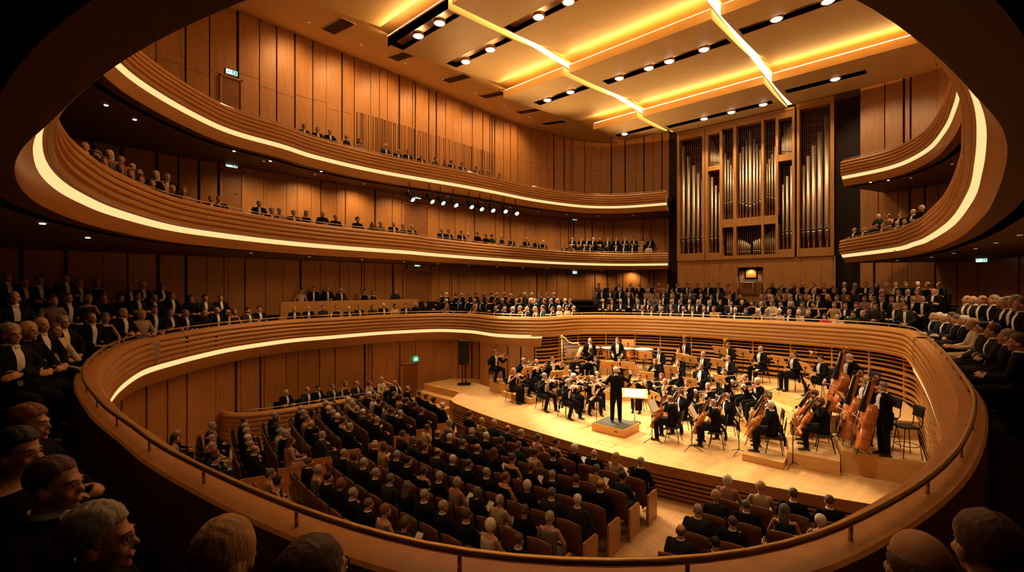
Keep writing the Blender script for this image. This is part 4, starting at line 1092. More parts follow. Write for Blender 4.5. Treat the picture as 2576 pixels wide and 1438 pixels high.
def person(A, loc, rz, hs='short', hc='brown', cloth=None, skin='skin', label=None, group=None, glasses=False, shoes=True, scale=1.0, shirt=True, tie=True):
    o = bpy.data.objects.new('person', A['body']); COL.objects.link(o)
    o.location = loc; o.rotation_euler = (0, 0, rz); o.scale = (scale,)*3
    setmat(o, M[skin]); tag(o, label, 'person', group)
    if hs:
        h = obj('hair', HM[hs], o); h.matrix_local = A['head']; setmat(h, HAIR[hc])
    if glasses:
        g = obj('glasses', GLS, o); g.matrix_local = A['head']
    cm = CLOTH[cloth] if cloth else None
    for part in ('jacket', 'trousers', 'dress', 'shirt', 'bow_tie'):
        if part in A:
            if part == 'bow_tie' and not tie: continue
            if part == 'shirt' and not shirt: continue
            c = obj(part, A[part], o)
            if cm and part in ('jacket', 'dress', 'trousers'): setmat(c, cm)
    if shoes:
        obj('shoe', A['shoe0'], o); obj('shoe', A['shoe1'], o)
        if 'cuff0' in A: obj('cuff', A['cuff0'], o); obj('cuff', A['cuff1'], o)
    return o
# ---------------------------------------------------------------- the poses
DN = V3(0, 0, -1); UP = V3(0, 0, 1); FW = V3(0, 1, 0)
VD = unit((-.47, .87, -.06)); VU = unit(V3(.36, .12, .93)); VU = unit(VU-VD*np.dot(VU, VD)); VC = V3(-.165, .245, 1.075)   # violin axis, top, centre
VB = unit((-.86, -.44, .20)); VK = VC+VD*.015+VU*.055; VF = VK-VB*.36                                              # bow direction, contact, frog
LAP = [(V3(-.255, .06, .78), V3(-.10, .27, .655), V3(.75, .62, -.15), V3(-.2, .1, .95)), (V3(.255, .06, .78), V3(.10, .26, .665), V3(-.72, .66, -.1), V3(.2, .1, .95))]
PROG = [(V3(-.26, .07, .78), V3(-.13, .30, .74), V3(.45, .85, .25), V3(-.7, .1, .6)), (V3(.26, .07, .78), V3(.13, .30, .74), V3(-.45, .85, .25), V3(.7, .1, .6))]
CROSS = [(V3(-.25, .08, .80), V3(.08, .20, .80), V3(.95, .05, -.05), V3(.1, .8, .4)), (V3(.25, .09, .79), V3(-.08, .23, .77), V3(-.95, .05, .1), V3(-.1, .8, .4))]
VIOL = [(V3(-.27, .20, .80), VC+VD*.27-VU*.045+V3(-.045, -.02, -.02), unit((.25, .35, .9)), unit((-.9, .1, .2))), (V3(.40, .16, .85), VF+V3(.055, -.055, .035), unit((-.72, .35, -.55)), unit((.3, .3, .9)))]
CA_ = unit(V3(-.15, -.47, 1.04)); CLO = V3(.02, .56, .29); CN = unit(V3(.0, 1, .45)-CA_*np.dot(V3(.0, 1, .45), CA_))    # cello axis (to scroll), lower end, front
CK = CLO+CA_*.40+CN*.145; CBD = unit((-.97, .10, .10)); CF = CK-CBD*.40
CELL = [(V3(-.36, .10, .95), CLO+CA_*1.02+V3(-.085, -.045, -.02), unit((.75, .55, .3)), unit((-.4, .5, .7))), (V3(.42, .14, .80), CF+V3(.05, -.06, .05), unit((-.45, .7, -.5)), unit((.35, .35, .85)))]
BA_ = unit(V3(-.14, -.36, 1.66)); BLO = V3(-.08, .60, .16); BN = unit(V3(.25, 1, .2)-BA_*np.dot(V3(.25, 1, .2), BA_))
BK = BLO+BA_*.72+BN*.20; BBD = unit((-.95, .25, .05)); BF = BK-BBD*.42
BASS = [(V3(-.44, .06, 1.36), BLO+BA_*1.45+V3(-.09, -.06, .0), unit((.8, .5, .2)), unit((-.4, .3, .85))), (V3(.36, .14, 1.10), BF+V3(.04, -.07, .05), unit((-.4, .75, -.45)), unit((.4, .4, .8)))]
WIND = [(V3(-.25, .12, .82), V3(-.07, .24, .93), unit((.6, .75, .2)), unit((-.75, .2, .5))), (V3(.25, .14, .80), V3(.07, .29, .80), unit((-.6, .75, .1)), unit((.75, .2, .5)))]
FLUT = [(V3(-.10, .24, .92), V3(.13, .20, 1.07), unit((.8, .1, .5)), unit((0, .9, .3))), (V3(.38, .10, .90), V3(.40, .15, 1.07), unit((-.1, .45, .85)), unit((.3, -.9, .2)))]
HOLD = [(V3(-.25, .07, .78), V3(-.10, .27, .72), unit((.5, .8, .1)), unit((-.7, .1, .6))), (V3(.25, .07, .78), V3(.10, .25, .70), unit((-.5, .8, .1)), unit((.7, .1, .6)))]
COND = [(V3(-.30, .10, 1.20), V3(-.24, .34, 1.17), unit((.2, .9, .0)), unit((-.6, 0, .7))), (V3(.40, .12, 1.28), V3(.50, .26, 1.50), unit((.10, .55, .8)), unit((.3, -.7, .5)))]
TIMP = [(V3(-.26, .08, 1.18), V3(-.20, .30, 1.08), unit((0, .9, -.3)), unit((-.3, .1, .9))), (V3(.26, .08, 1.18), V3(.20, .30, 1.08), unit((0, .9, -.3)), unit((.3, .1, .9)))]
IDLE = [(V3(-.24, -.02, 1.16), V3(-.23, .06, .92), unit((.05, .15, -1)), unit((-1, .1, 0))), (V3(.24, -.02, 1.16), V3(.23, .06, .92), unit((-.05, .15, -1)), unit((1, .1, 0)))]
HARP = [(V3(-.28, .22, .90), V3(-.16, .46, .98), unit((.35, .9, .2)), unit((-.8, .1, .5))), (V3(.26, .22, .92), V3(.08, .44, 1.02), unit((-.2, .95, .2)), unit((.8, .1, .5)))]
KN_C = [V3(-.24, .40, .52), V3(.25, .40, .52)]; AN_C = [V3(-.25, .36, .09), V3(.26, .36, .09)]
KN_V = [V3(-.15, .42, .52), V3(.18, .40, .52)]; AN_V = [V3(-.16, .46, .09), V3(.22, .30, .09)]
KN_A = [V3(-.11, .37, .52), V3(.11, .37, .52)]; AN_A = [V3(-.11, .33, .09), V3(.11, .33, .09)]
AR = {}
AR['vl'] = make_arch('vl', seated(.03, arm=VIOL, yaw=.28, pitch=-.10, curl=[.75, .6], knee=KN_V, ankle=AN_V), tails=True)
AR['vlf'] = make_arch('vlf', seated(.03, arm=VIOL, yaw=.28, pitch=-.10, curl=[.75, .6]), female=True, dress=True, sleeves=False)
AR['vlw'] = make_arch('vlw', seated(.03, arm=VIOL, yaw=.28, pitch=-.10, curl=[.75, .6]), female=True, dress=True, sleeves=True)
AR['vc'] = make_arch('vc', seated(.04, arm=CELL, yaw=-.25, pitch=-.15, curl=[.7, .6], knee=KN_C, ankle=AN_C), tails=True)
AR['vcw'] = make_arch('vcw', seated(.04, arm=CELL, yaw=-.25, pitch=-.15, curl=[.7, .6], knee=KN_C, ankle=AN_C), female=True, tails=False, bare=True)
bp = standing(arm=BASS, yaw=-.15, pitch=-.1, curl=[.7, .6]); AR['cb'] = make_arch('cb', bp, tails=True)
AR['wind'] = make_arch('wind', seated(.02, arm=WIND, pitch=-.12, curl=.6), tails=True)
AR['windw'] = make_arch('windw', seated(.02, arm=WIND, pitch=-.12, curl=.6), female=True, dress=True, sleeves=True)
AR['flute'] = make_arch('flute', seated(.02, arm=FLUT, yaw=.25, pitch=-.05, curl=.6), tails=True)
AR['hold'] = make_arch('hold', seated(.0, arm=HOLD, curl=.65), tails=True)
AR['cond'] = make_arch('cond', standing(arm=COND, yaw=.05, pitch=-.05, curl=[.4, .7]), tails=True)
AR['timp'] = make_arch('timp', standing(arm=TIMP, pitch=-.1, curl=.75), tails=True)
AR['idle'] = make_arch('idle', standing(arm=IDLE, curl=.4), tails=True)
AR['harp'] = make_arch('harp', seated(.03, arm=HARP, curl=.45), female=True, dress=True, sleeves=True)
AR['am'] = make_arch('am', seated(.0, arm=LAP, knee=KN_A, ankle=AN_A, curl=.4), vox=.009, vw=.60)
AR['am2'] = make_arch('am2', seated(.01, arm=PROG, knee=KN_A, ankle=AN_A, yaw=.25, curl=.55), vox=.009, vw=.60)
AR['am3'] = make_arch('am3', seated(-.01, arm=CROSS, knee=KN_A, ankle=AN_A, yaw=-.2, curl=.3), vox=.009, vw=.60)
AR['af'] = make_arch('af', seated(.0, arm=LAP, knee=KN_A, ankle=AN_A, yaw=-.15, curl=.4), female=True, dress=True, sleeves=False, vox=.009)
AR['af2'] = make_arch('af2', seated(.01, arm=PROG, knee=KN_A, ankle=AN_A, yaw=.15, curl=.55), female=True, dress=True, sleeves=True, vox=.009)
# ================================================================ INSTRUMENTS AND ORCHESTRA
def outline(t):
    return np.interp(t, [0, .03, .10, .22, .34, .42, .48, .55, .62, .66, .72, .82, .91, .97, 1], [.05, .62, .90, 1.0, .93, .76, .60, .55, .60, .74, .80, .82, .74, .50, .05])
def strung(body_l, width, thick, neck_l, matb, kind):
    """parts of a violin-family instrument; long axis +Y to the scroll, front +Z, body centre at the origin"""
    P_ = {}; b = MB(); rings = []
    y0 = -body_l/2
    for t in np.r_[0, .02, .06, np.linspace(.10, .92, 26), .96, .985, 1]:
        w = width/2*outline(t); ar = .16*thick*math.sin(PI*min(max(t, .02), .98))
        r = []
        for u in np.linspace(-1, 1, 9): r.append((u*w, y0+t*body_l, thick/2+ar*(1-u*u)))
        for u in np.linspace(1, -1, 9): r.append((u*w, y0+t*body_l, -thick/2-ar*(1-u*u)))
        rings.append(r)
    b.loft(rings, matb, True)
    for s in (-1, 1):       # f-holes
        b.tube([(s*width*.16, y0+body_l*.38, thick*.66), (s*width*.20, y0+body_l*.46, thick*.66), (s*width*.17, y0+body_l*.54, thick*.66)], width*.014, M['ebony'], 5)
    P_['body'] = b.mesh('violin')
    n = MB(); nw = width*.12; ye = body_l/2; yn = ye+neck_l*.72
    n.loft([[(x*nw, y, z) for x, z in ((-1, thick*.72), (1, thick*.72), (.7, thick*.30), (-.7, thick*.30))] for y in (ye-.01, yn)], matb, False)
    sc = [(0, yn+neck_l*.10, thick*.5-neck_l*.01)]
    for i in range(26):
        a = i*.42; rr = neck_l*.052*(1-i/32); sc.append((0, yn+neck_l*.17+rr*math.cos(a+PI), thick*.5-neck_l*.05+rr*math.sin(a+PI)))
    n.tube([(0, yn-.005, thick*.5)]+sc, [nw*.62, nw*.5]+[nw*.36]*26, matb, 8)
    for i in range(4):
        s = 1 if i % 2 else -1; y = yn+neck_l*(.02+.05*i); n.tube([(0, y, thick*.5), (s*nw*3.0, y, thick*.52)], nw*.22, M['ebony'], 6); n.ell((s*nw*3.3, y, thick*.52), (nw*.5, nw*.25, nw*.5), M['ebony'], 8, 6)
    P_['neck'] = n.mesh('neck')
    f = MB(); f.loft([[(x*w, y, z) for x, z in ((-1, thick*.70), (1, thick*.70), (.6, thick*.70+nw*.5+h), (-.6, thick*.70+nw*.5+h))] for y, w, h in ((ye-body_l*.20, nw*1.25, thick*.22), (yn, nw*.95, 0))], M['ebony'], False); P_['fingerboard'] = f.mesh('fingerboard')
    br = MB(); yb = y0+body_l*.44; br.loft([[(x, yb+dy, z) for x, z in ((-width*.11, thick*.62), (width*.11, thick*.62), (width*.08, thick*1.02), (-width*.08, thick*1.02))] for dy in (-width*.012, width*.012)], M['bowwood'], False); P_['bridge'] = br.mesh('bridge')
    st = MB()
    for i in range(4):
        x = (i-1.5)*width*.035; st.tube([(x, y0+body_l*.25, thick*.85), (x, yb, thick*1.03), (x*.6, yn, thick*.70+nw*.7)], width*.0045, M['chrome'], 4)
    P_['strings'] = st.mesh('strings')
    tp = MB(); tp.loft([[(x*w, y, z) for x, z in ((-1, thick*.70), (1, thick*.70), (1, thick*.80), (-1, thick*.80))] for y, w in ((y0+.005, width*.045), (y0+body_l*.26, width*.09))], M['ebony'], False); P_['tailpiece'] = tp.mesh('tailpiece')
    if kind == 'violin':
        cr = MB(); cr.ell((-width*.20, y0+body_l*.10, thick*.78), (width*.17, body_l*.09, thick*.22), M['ebony'], 12, 8); P_['chin_rest'] = cr.mesh('chin_rest')
    return P_
VN = strung(.355, .205, .040, .25, M['violin'], 'violin'); VA = strung(.41, .24, .045, .28, M['violin'], 'violin')
CE = strung(.75, .43, .125, .46, M['cello'], 'cello'); DB = strung(1.12, .64, .20, .72, M['cello'], 'bass')
def bow(L):
    P_ = {}; s = MB(); s.tube([(0, 0, 0), (0, L*.5, -.012), (0, L*.96, .004), (0, L, -.018)], [.0045, .004, .003, .004], M['bowwood'], 6); P_['stick'] = s.mesh('bow')
    h = MB(); h.box((-.006, .03, -.024), (.006, L-.01, -.021), M['bowhair']); P_['bow_hair'] = h.mesh('bow_hair')
    f = MB(); f.box((-.007, 0, -.026), (.007, .05, -.002), M['ebony']); P_['frog'] = f.mesh('frog'); return P_
BW = bow(.74)
def place(root, Rl, ol, world):
    """local rotation (columns) and origin in the player's frame -> world matrix"""
    m = Matrix.Identity(4)
    for i in range(3):
        for j in range(3): m[i][j] = float(Rl[i][j])
        m[i][3] = float(ol[i])
    root.matrix_world = world @ m
def put(name, parts, first, cat, label, group, R, o, world):
    root = bpy.data.objects.new(name, parts[first]); COL.objects.link(root); tag(root, label, cat, group)
    nk = obj('neck', parts['neck'], root) if 'neck' in parts else None
    for k, me in parts.items():
        if k not in (first, 'neck'): obj(k, me, nk if k == 'fingerboard' else root)
    place(root, R, o, world); return root
def axes(y, z):
    y = unit(y); z = unit(np.array(z)-y*np.dot(z, y)); return np.c_[np.cross(y, z), y, z]
def wmat(loc, rz): return Matrix.Translation(Vector(loc)) @ Matrix.Rotation(rz, 4, 'Z')
# ---- chairs and stands
def chair_parts(h=.46, stool=False):
    P_ = {}
    s = MB(); s.loft([[(x*w, y, z) for x, y in ((-1, -.15), (-.96, .17), (-.75, .21), (.75, .21), (.96, .17), (1, -.15))] for z, w in ((h-.045, .185), (h-.005, .205), (h+.0, .19))], M['blackp'], False); P_['seat'] = s.mesh('seat')
    b = MB(); b.loft([[(x*w, -.215-.045*k+.018*(1-x*x)*-1, h+.22+.26*k) for x, w in ((-1, .17), (-.5, .2), (0, .2), (.5, .2), (1, .17))]+[(x*w, -.240-.045*k, h+.22+.26*k) for x, w in ((1, .17), (.5, .2), (0, .2), (-.5, .2), (-1, .17))] for k in np.linspace(0, 1, 5)], M['blackp'], True); P_['backrest'] = b.mesh('backrest')
    f = MB(); 
    for x in (-1, 1): f.tube([(x*.14, -.10, h-.05), (x*.15, -.22, h+.02), (x*.15, -.245, h+.24), (x*.15, -.27, h+.36)], .011, M['black'], 6)
    f.tube([(-.16, .14, h-.05), (.16, .14, h-.05)], .010, M['black'], 6); f.tube([(-.15, -.12, h-.05), (.15, -.12, h-.05)], .010, M['black'], 6)
    if stool: f.tube([(.22*math.cos(a), .22*math.sin(a), h*.38) for a in np.linspace(0, 2*PI, 18, endpoint=False)], .009, M['black'], 6, closed=True)
    P_['frame'] = f.mesh('frame')
    for i, (x, y) in enumerate(((-1, 1), (1, 1), (-1, -1), (1, -1))):
        l = MB(); l.tube([(x*.15, y*.13, h-.05), (x*.205, y*.20, .0)], .011, M['black'], 6); P_['leg%d' % i] = l.mesh('leg')
    return P_
CHP = chair_parts(.445); STP = chair_parts(.74, True)
def chair(loc, rz, label, parts=CHP, name='orchestra_chair', cat='chair'):
    e = empty(name, loc, rz); tag(e, label, cat, 'black orchestra chairs' if name == 'orchestra_chair' else 'tall bass stools')
    for k, me in parts.items(): obj(k.rstrip('0123'), me, e)
    return e
def stand_parts():
    P_ = {}
    d = MB(); Rm = Matrix.Translation((0, 0, 1.08)) @ Matrix.Rotation(math.radians(-28), 4, 'X')
    d.box((-.27, -.008, -.16), (.27, .008, .17), M['desk'], Rm); P_['desk'] = d.mesh('desk')
    l = MB(); l.box((-.27, -.065, -.175), (.27, .008, -.158), M['desk'], Rm); P_['ledge'] = l.mesh('ledge')
    p = MB(); p.tube([(0, .03, .10), (0, .03, 1.04)], .011, M['black'], 8); p.tube([(0, .03, 1.02), (0, .012, 1.08)], .018, M['black'], 6); p.lathe([(0, .0), (.03, .0), (.03, .03), (0, .03)], M['black'], 10, (0, .02, 1.06), M=Matrix.Rotation(-PI/2, 4, 'X')); P_['pole'] = p.mesh('pole')
    for i in range(3):
        a = i*2*PI/3+.5; g = MB(); g.tube([(0, .03, .14), (.30*math.cos(a), .03+.30*math.sin(a), .008)], .009, M['black'], 6); P_['leg%d' % i] = g.mesh('leg')
    return P_
SDP = stand_parts()
shm = MB(); Rm = Matrix.Translation((0, 0, 1.08)) @ Matrix.Rotation(math.radians(-28), 4, 'X')
for s in (-1, 1):
    shm.box((min(0, s*.225), -.013, -.155), (max(0, s*.225), -.010, .155), M['paper'], Rm)
    for k in range(9):
        a, b = sorted((s*.02, s*.205)); shm.box((a, -.0142, .125-.032*k), (b, -.0135, .131-.032*k), M['print'], Rm)
SHM = shm.mesh('sheet_music')
def stand(loc, rz, label, sheet=True):
    e = empty('music_stand', loc, rz); tag(e, label, 'music stand', 'music stands of the orchestra')
    dk = obj('desk', SDP['desk'], e); obj('ledge', SDP['ledge'], dk)
    for k, me in SDP.items():
        if k not in ('desk', 'ledge'): obj(k.rstrip('012'), me, e)
    if sheet: tag(obj('sheet_music', SHM, None, loc, rz), 'sheet music on the '+label, 'sheet music', 'sheet music on the stands')
    return e
def stage_at(px, py, hh):
    lo = 8.0; prev = None
    for d in np.arange(8, 26, .02):
        p = PD(px, py, d)
        if p[2] <= ZC+ZS+tier_h(p[0], p[1])+hh: return p
    return PD(px, py, 18)
def face(x, y, tx, ty): return math.atan2(-(tx-x), ty-y)
def away_from_walls(x, y, m):
    B0 = np.array(BND[:-1]); E = np.array(BND[1:])-B0
    for _ in range(14):
        a = np.array([x, y]); t = np.clip(((a-B0)*E).sum(1)/((E**2).sum(1)+1e-9), 0, 1); q = B0+E*t[:, None]
        if np.linalg.norm(q-a, axis=1).min() > m: break
        x, y = a+(CR-a)*.012
    return x, y
def snap(x, y, front=.62, back=.36):
    v = np.array([x, y])-CR; r = np.linalg.norm(v); a = math.atan2(v[1], v[0]); a2 = a+(2*PI if a < -PI/2 else 0); rm = rmax_at(a)
    edges = sorted([t[0] for t in TIER if t[2]-.02 <= a2 <= t[3]+.02 and t[0] < rm-.4])
    lims = [0]+edges; i = max(k for k in range(len(lims)) if r >= lims[k]-1e-6)
    lo = lims[i]+(front if i else 0); hi = (lims[i+1] if i+1 < len(lims) else rm-.1)-back
    r = min(max(r, lo), hi) if lo <= hi else (lo+hi)/2
    q = CR+v/np.linalg.norm(v)*r; return q[0], q[1]
def seat_at(px, py, hh, turn=0.0, lead=.62, tail=.40, snap=True):
    p = stage_at(px, py, hh); x, y = p[0], p[1]; v = np.array([x, y])-CR; r = np.linalg.norm(v); a = math.atan2(v[1], v[0]); a2 = a+(2*PI if a < -PI/2 else 0)
    h = tier_h(x, y)
    if snap:
        for r0, r1, aa, bb, hh_ in TIER:
            if aa <= a2 <= bb and abs(hh_-h) < 1e-6:
                rm = (rmax_at(a)-.02) if r1 is None else min(r1, rmax_at(a))
                r = min(max(r, r0+lead), max(rm-tail, r0+lead*.9))
        x, y = CR+r*np.array([math.cos(a), math.sin(a)])
    x, y = away_from_walls(x, y, .5)
    h = tier_h(x, y)
    return (x, y, ZC+ZS+h+.002), face(x, y, *CR)+turn
KIND = {'violin': (VN, .0), 'viola': (VA, .03)}
def add_instrument(kind, who, W_):
    if kind in ('violin', 'viola'):
        parts, _ = KIND[kind]
        put(kind, parts, 'body', kind, kind+' of the '+who, None, axes(VD, VU), VC, W_)
        put('bow', BW, 'stick', 'bow', 'bow of the '+who, None, axes(VB, VU), VF+VU*.012, W_)
    elif kind == 'cello':
        c = CLO+CA_*.375; r = put('cello', CE, 'body', 'cello', 'cello of the '+who, None, axes(CA_, CN), c, W_)
        ep = MB(); ep.tube([(0, -.375, 0), (0, -.375-(CLO[2]-.005)/CA_[2], 0)], .007, M['black'], 6); obj('endpin', ep.mesh('endpin'), r)
        put('bow', BW, 'stick', 'bow', 'bow of the '+who, None, axes(CBD, CN), CF+CN*.02, W_)
    elif kind == 'double_bass':
        c = BLO+BA_*.56; r = put('double_bass', DB, 'body', 'double bass', 'large brown double bass of the '+who, None, axes(BA_, BN), c, W_)
        ep = MB(); ep.tube([(0, -.56, 0), (0, -.56-(BLO[2]-.005)/BA_[2], 0)], .010, M['black'], 6); obj('endpin', ep.mesh('endpin'), r)
        put('bow', BW, 'stick', 'bow', 'bow of the '+who, None, axes(BBD, BN), BF+BN*.02, W_)
    elif kind in ('clarinet', 'oboe', 'bassoon'):
        a, b = V3(0, .115, 1.135), V3(0, .40, .70)
        if kind == 'bassoon': a, b = V3(-.12, .20, 1.45), V3(.16, .22, .42)
        L = np.linalg.norm(b-a); t = MB()
        prof = [(.006, 0), (.010, .05), (.012, .10), (.013, L-.14), (.016, L-.06), (.030, L)] if kind != 'bassoon' else [(.020, 0), (.020, .1), (.022, .5), (.030, L-.1), (.032, L)]
        t.lathe(prof, M['ebony'] if kind != 'bassoon' else M['cello'], 10)
        k = MB()
        for i in range(6): k.lathe([(.019, L*(.25+.1*i)), (.021, L*(.25+.1*i)+.006), (.019, L*(.25+.1*i)+.012)], M['silver'], 10, caps=False)
        put(kind, {'body': t.mesh(kind), 'keys': k.mesh('keys')}, 'body', kind, kind+' of the '+who, None, np.c_[np.cross(unit(V3(1, 0, 0.01)), unit(b-a)), np.cross(unit(b-a), np.cross(unit(V3(1, 0, .01)), unit(b-a))), unit(b-a)], a, W_)
    elif kind == 'flute':
        a, b = V3(.00, .125, 1.115), V3(.60, .20, 1.06); t = MB(); t.tube([(0, 0, -.06), (0, 0, .60)], .0095, M['silver'], 8); k = MB()
        for i in range(8): k.lathe([(.013, .18+.045*i), (.013, .20+.045*i)], M['silver'], 8)
        put('flute', {'body': t.mesh('flute'), 'keys': k.mesh('keys')}, 'body', 'flute', 'silver flute played by the '+who, None, np.c_[unit(V3(0, 0, 1)), np.cross(unit(b-a), V3(0, 0, 1)), unit(b-a)], a, W_)
    elif kind == 'trumpet':
        t = MB(); t.lathe([(.006, -.22), (.007, .10), (.012, .18), (.025, .24), (.06, .275)], M['brass'], 14, caps=False); t.tube([(0, 0, -.16), (0, .05, -.18), (0, .10, -.14), (0, .10, .08), (0, .05, .12), (0, .0, .10)], .0065, M['brass'], 6)
        v = MB(); 
        for i in range(3): v.tube([(0, .01, -.06+.03*i), (0, .11, -.06+.03*i)], .011, M['silver'], 8)
        put('trumpet', {'body': t.mesh('trumpet'), 'valves': v.mesh('valves')}, 'body', 'trumpet', 'trumpet of the '+who, None, axes(V3(0, .9, .3), V3(0, -.3, 1)), V3(-.09, .36, .85), W_)
    elif kind == 'horn':
        t = MB(); t.tube([(.13*math.cos(a), .13*math.sin(a), .012*math.sin(2*a)) for a in np.linspace(0, 2*PI*1.9, 44)], .011, M['brass'], 8); t.tube([(.10*math.cos(a), .10*math.sin(a), .02) for a in np.linspace(0, 5.6, 24)], .009, M['brass'], 8)
        bl = MB(); bl.lathe([(.012, 0), (.02, .10), (.045, .20), (.095, .27), (.15, .30)], M['brass'], 18, caps=False, M=Matrix.Translation((.12, -.04, 0)) @ Matrix.Rotation(PI/2+.3, 4, 'X'))
        put('french_horn', {'body': t.mesh('french_horn'), 'bell': bl.mesh('bell')}, 'body', 'horn', 'brass horn of the '+who, None, axes(V3(.2, .25, 1), V3(1, .2, -.2)), V3(.02, .38, .78), W_)
    elif kind == 'trombone':
        t = MB(); t.tube([(-.04, 0, -.60), (-.04, 0, .45), (0, 0, .52), (.04, 0, .45), (.04, 0, -.60), (0, 0, -.67), (-.04, 0, -.60)], .008, M['brass'], 8)
        bl = MB(); bl.lathe([(.010, 0), (.012, .25), (.03, .38), (.06, .44), (.11, .48)], M['brass'], 16, caps=False, M=Matrix.Translation((.04, .10, 0)))
        bl.tube([(.04, .10, 0), (.04, .10, -.15), (.04, .05, -.20), (.04, 0, -.15)], .009, M['brass'], 8)
        put('trombone', {'body': t.mesh('trombone'), 'bell': bl.mesh('bell')}, 'body', 'trombone', 'trombone of the '+who, None, axes(V3(0, 1, .25), V3(0, -.25, 1)), V3(-.13, .40, 1.02), W_)
# ---- podium and conductor
pod = MB(); pod.box((-7.92, 12.48, ZC+ZS+.002), (-6.78, 13.46, ZC+ZS+.25), M['riser']); po = pod.build('podium'); tag(po, 'low wooden conductor podium with dark grey carpet top', 'podium')
pc = MB(); pc.box((-7.88, 12.52, ZC+ZS+.25), (-6.82, 13.42, ZC+ZS+.262), M['podium']); pc.build('podium_carpet', po)
ph = MB(); ph.box((-7.12, 12.474, ZC+ZS+.13), (-7.00, 12.482, ZC+ZS+.155), M['black']); ph.build('handle_slot', po)
WHOS = []
cpos = (-7.36, 13.02, ZC+ZS+.265); who = 'white-haired conductor in black tailcoat seen from behind on the podium'
person(AR['cond'], cpos, math.radians(36), 'thick', 'white', label=who)
bt = MB(); bt.tube([(0, 0, 0), (0, .36, 0)], [.004, .0015], M['bowhair'], 6); bt.ell((0, -.01, 0), (.009, .018, .009), M['bowwood'], 8, 6)
o = bt.build('baton'); tag(o, 'thin pale baton in the right hand of the conductor', 'baton'); place(o, axes(V3(-.35, .7, .55), UP), V3(.515, .325, 1.575), wmat(cpos, math.radians(36)))
cs = empty('conductor_stand', (-7.30, 14.15, ZC+ZS+.002), math.radians(28)); tag(cs, 'wide wooden conductor desk holding the open score', 'music stand')
m_ = MB(); Rc = Matrix.Translation((0, 0, .98)) @ Matrix.Rotation(math.radians(-68), 4, 'X'); m_.box((-.42, -.012, -.26), (.42, .012, .28), M['desk'], Rc); m_.build('desk', cs)
m_ = MB(); m_.tube([(0, .02, .02), (0, .02, .97)], .024, M['chrome'], 10); m_.build('pole', cs); m_ = MB(); m_.lathe([(0, 0), (.22, 0), (.21, .018), (.03, .03)], M['chrome'], 20, (0, .02, 0)); m_.build('base', cs)
m_ = MB(); m_.box((-.33, -.022, -.22), (-.004, -.014, .22), M['paper'], Rc); m_.box((.004, -.022, -.22), (.33, -.014, .22), M['paper'], Rc)
for s in (-1, 1):
    for k in range(10): a, b = sorted((s*.03, s*.30)); m_.box((a, -.0235, .18-.038*k), (b, -.0225, .186-.038*k), M['print'], Rc)
o = m_.build('score', None, (-7.30, 14.15, ZC+ZS+.002), math.radians(28)); tag(o, 'large open white score on the conductor desk', 'score')
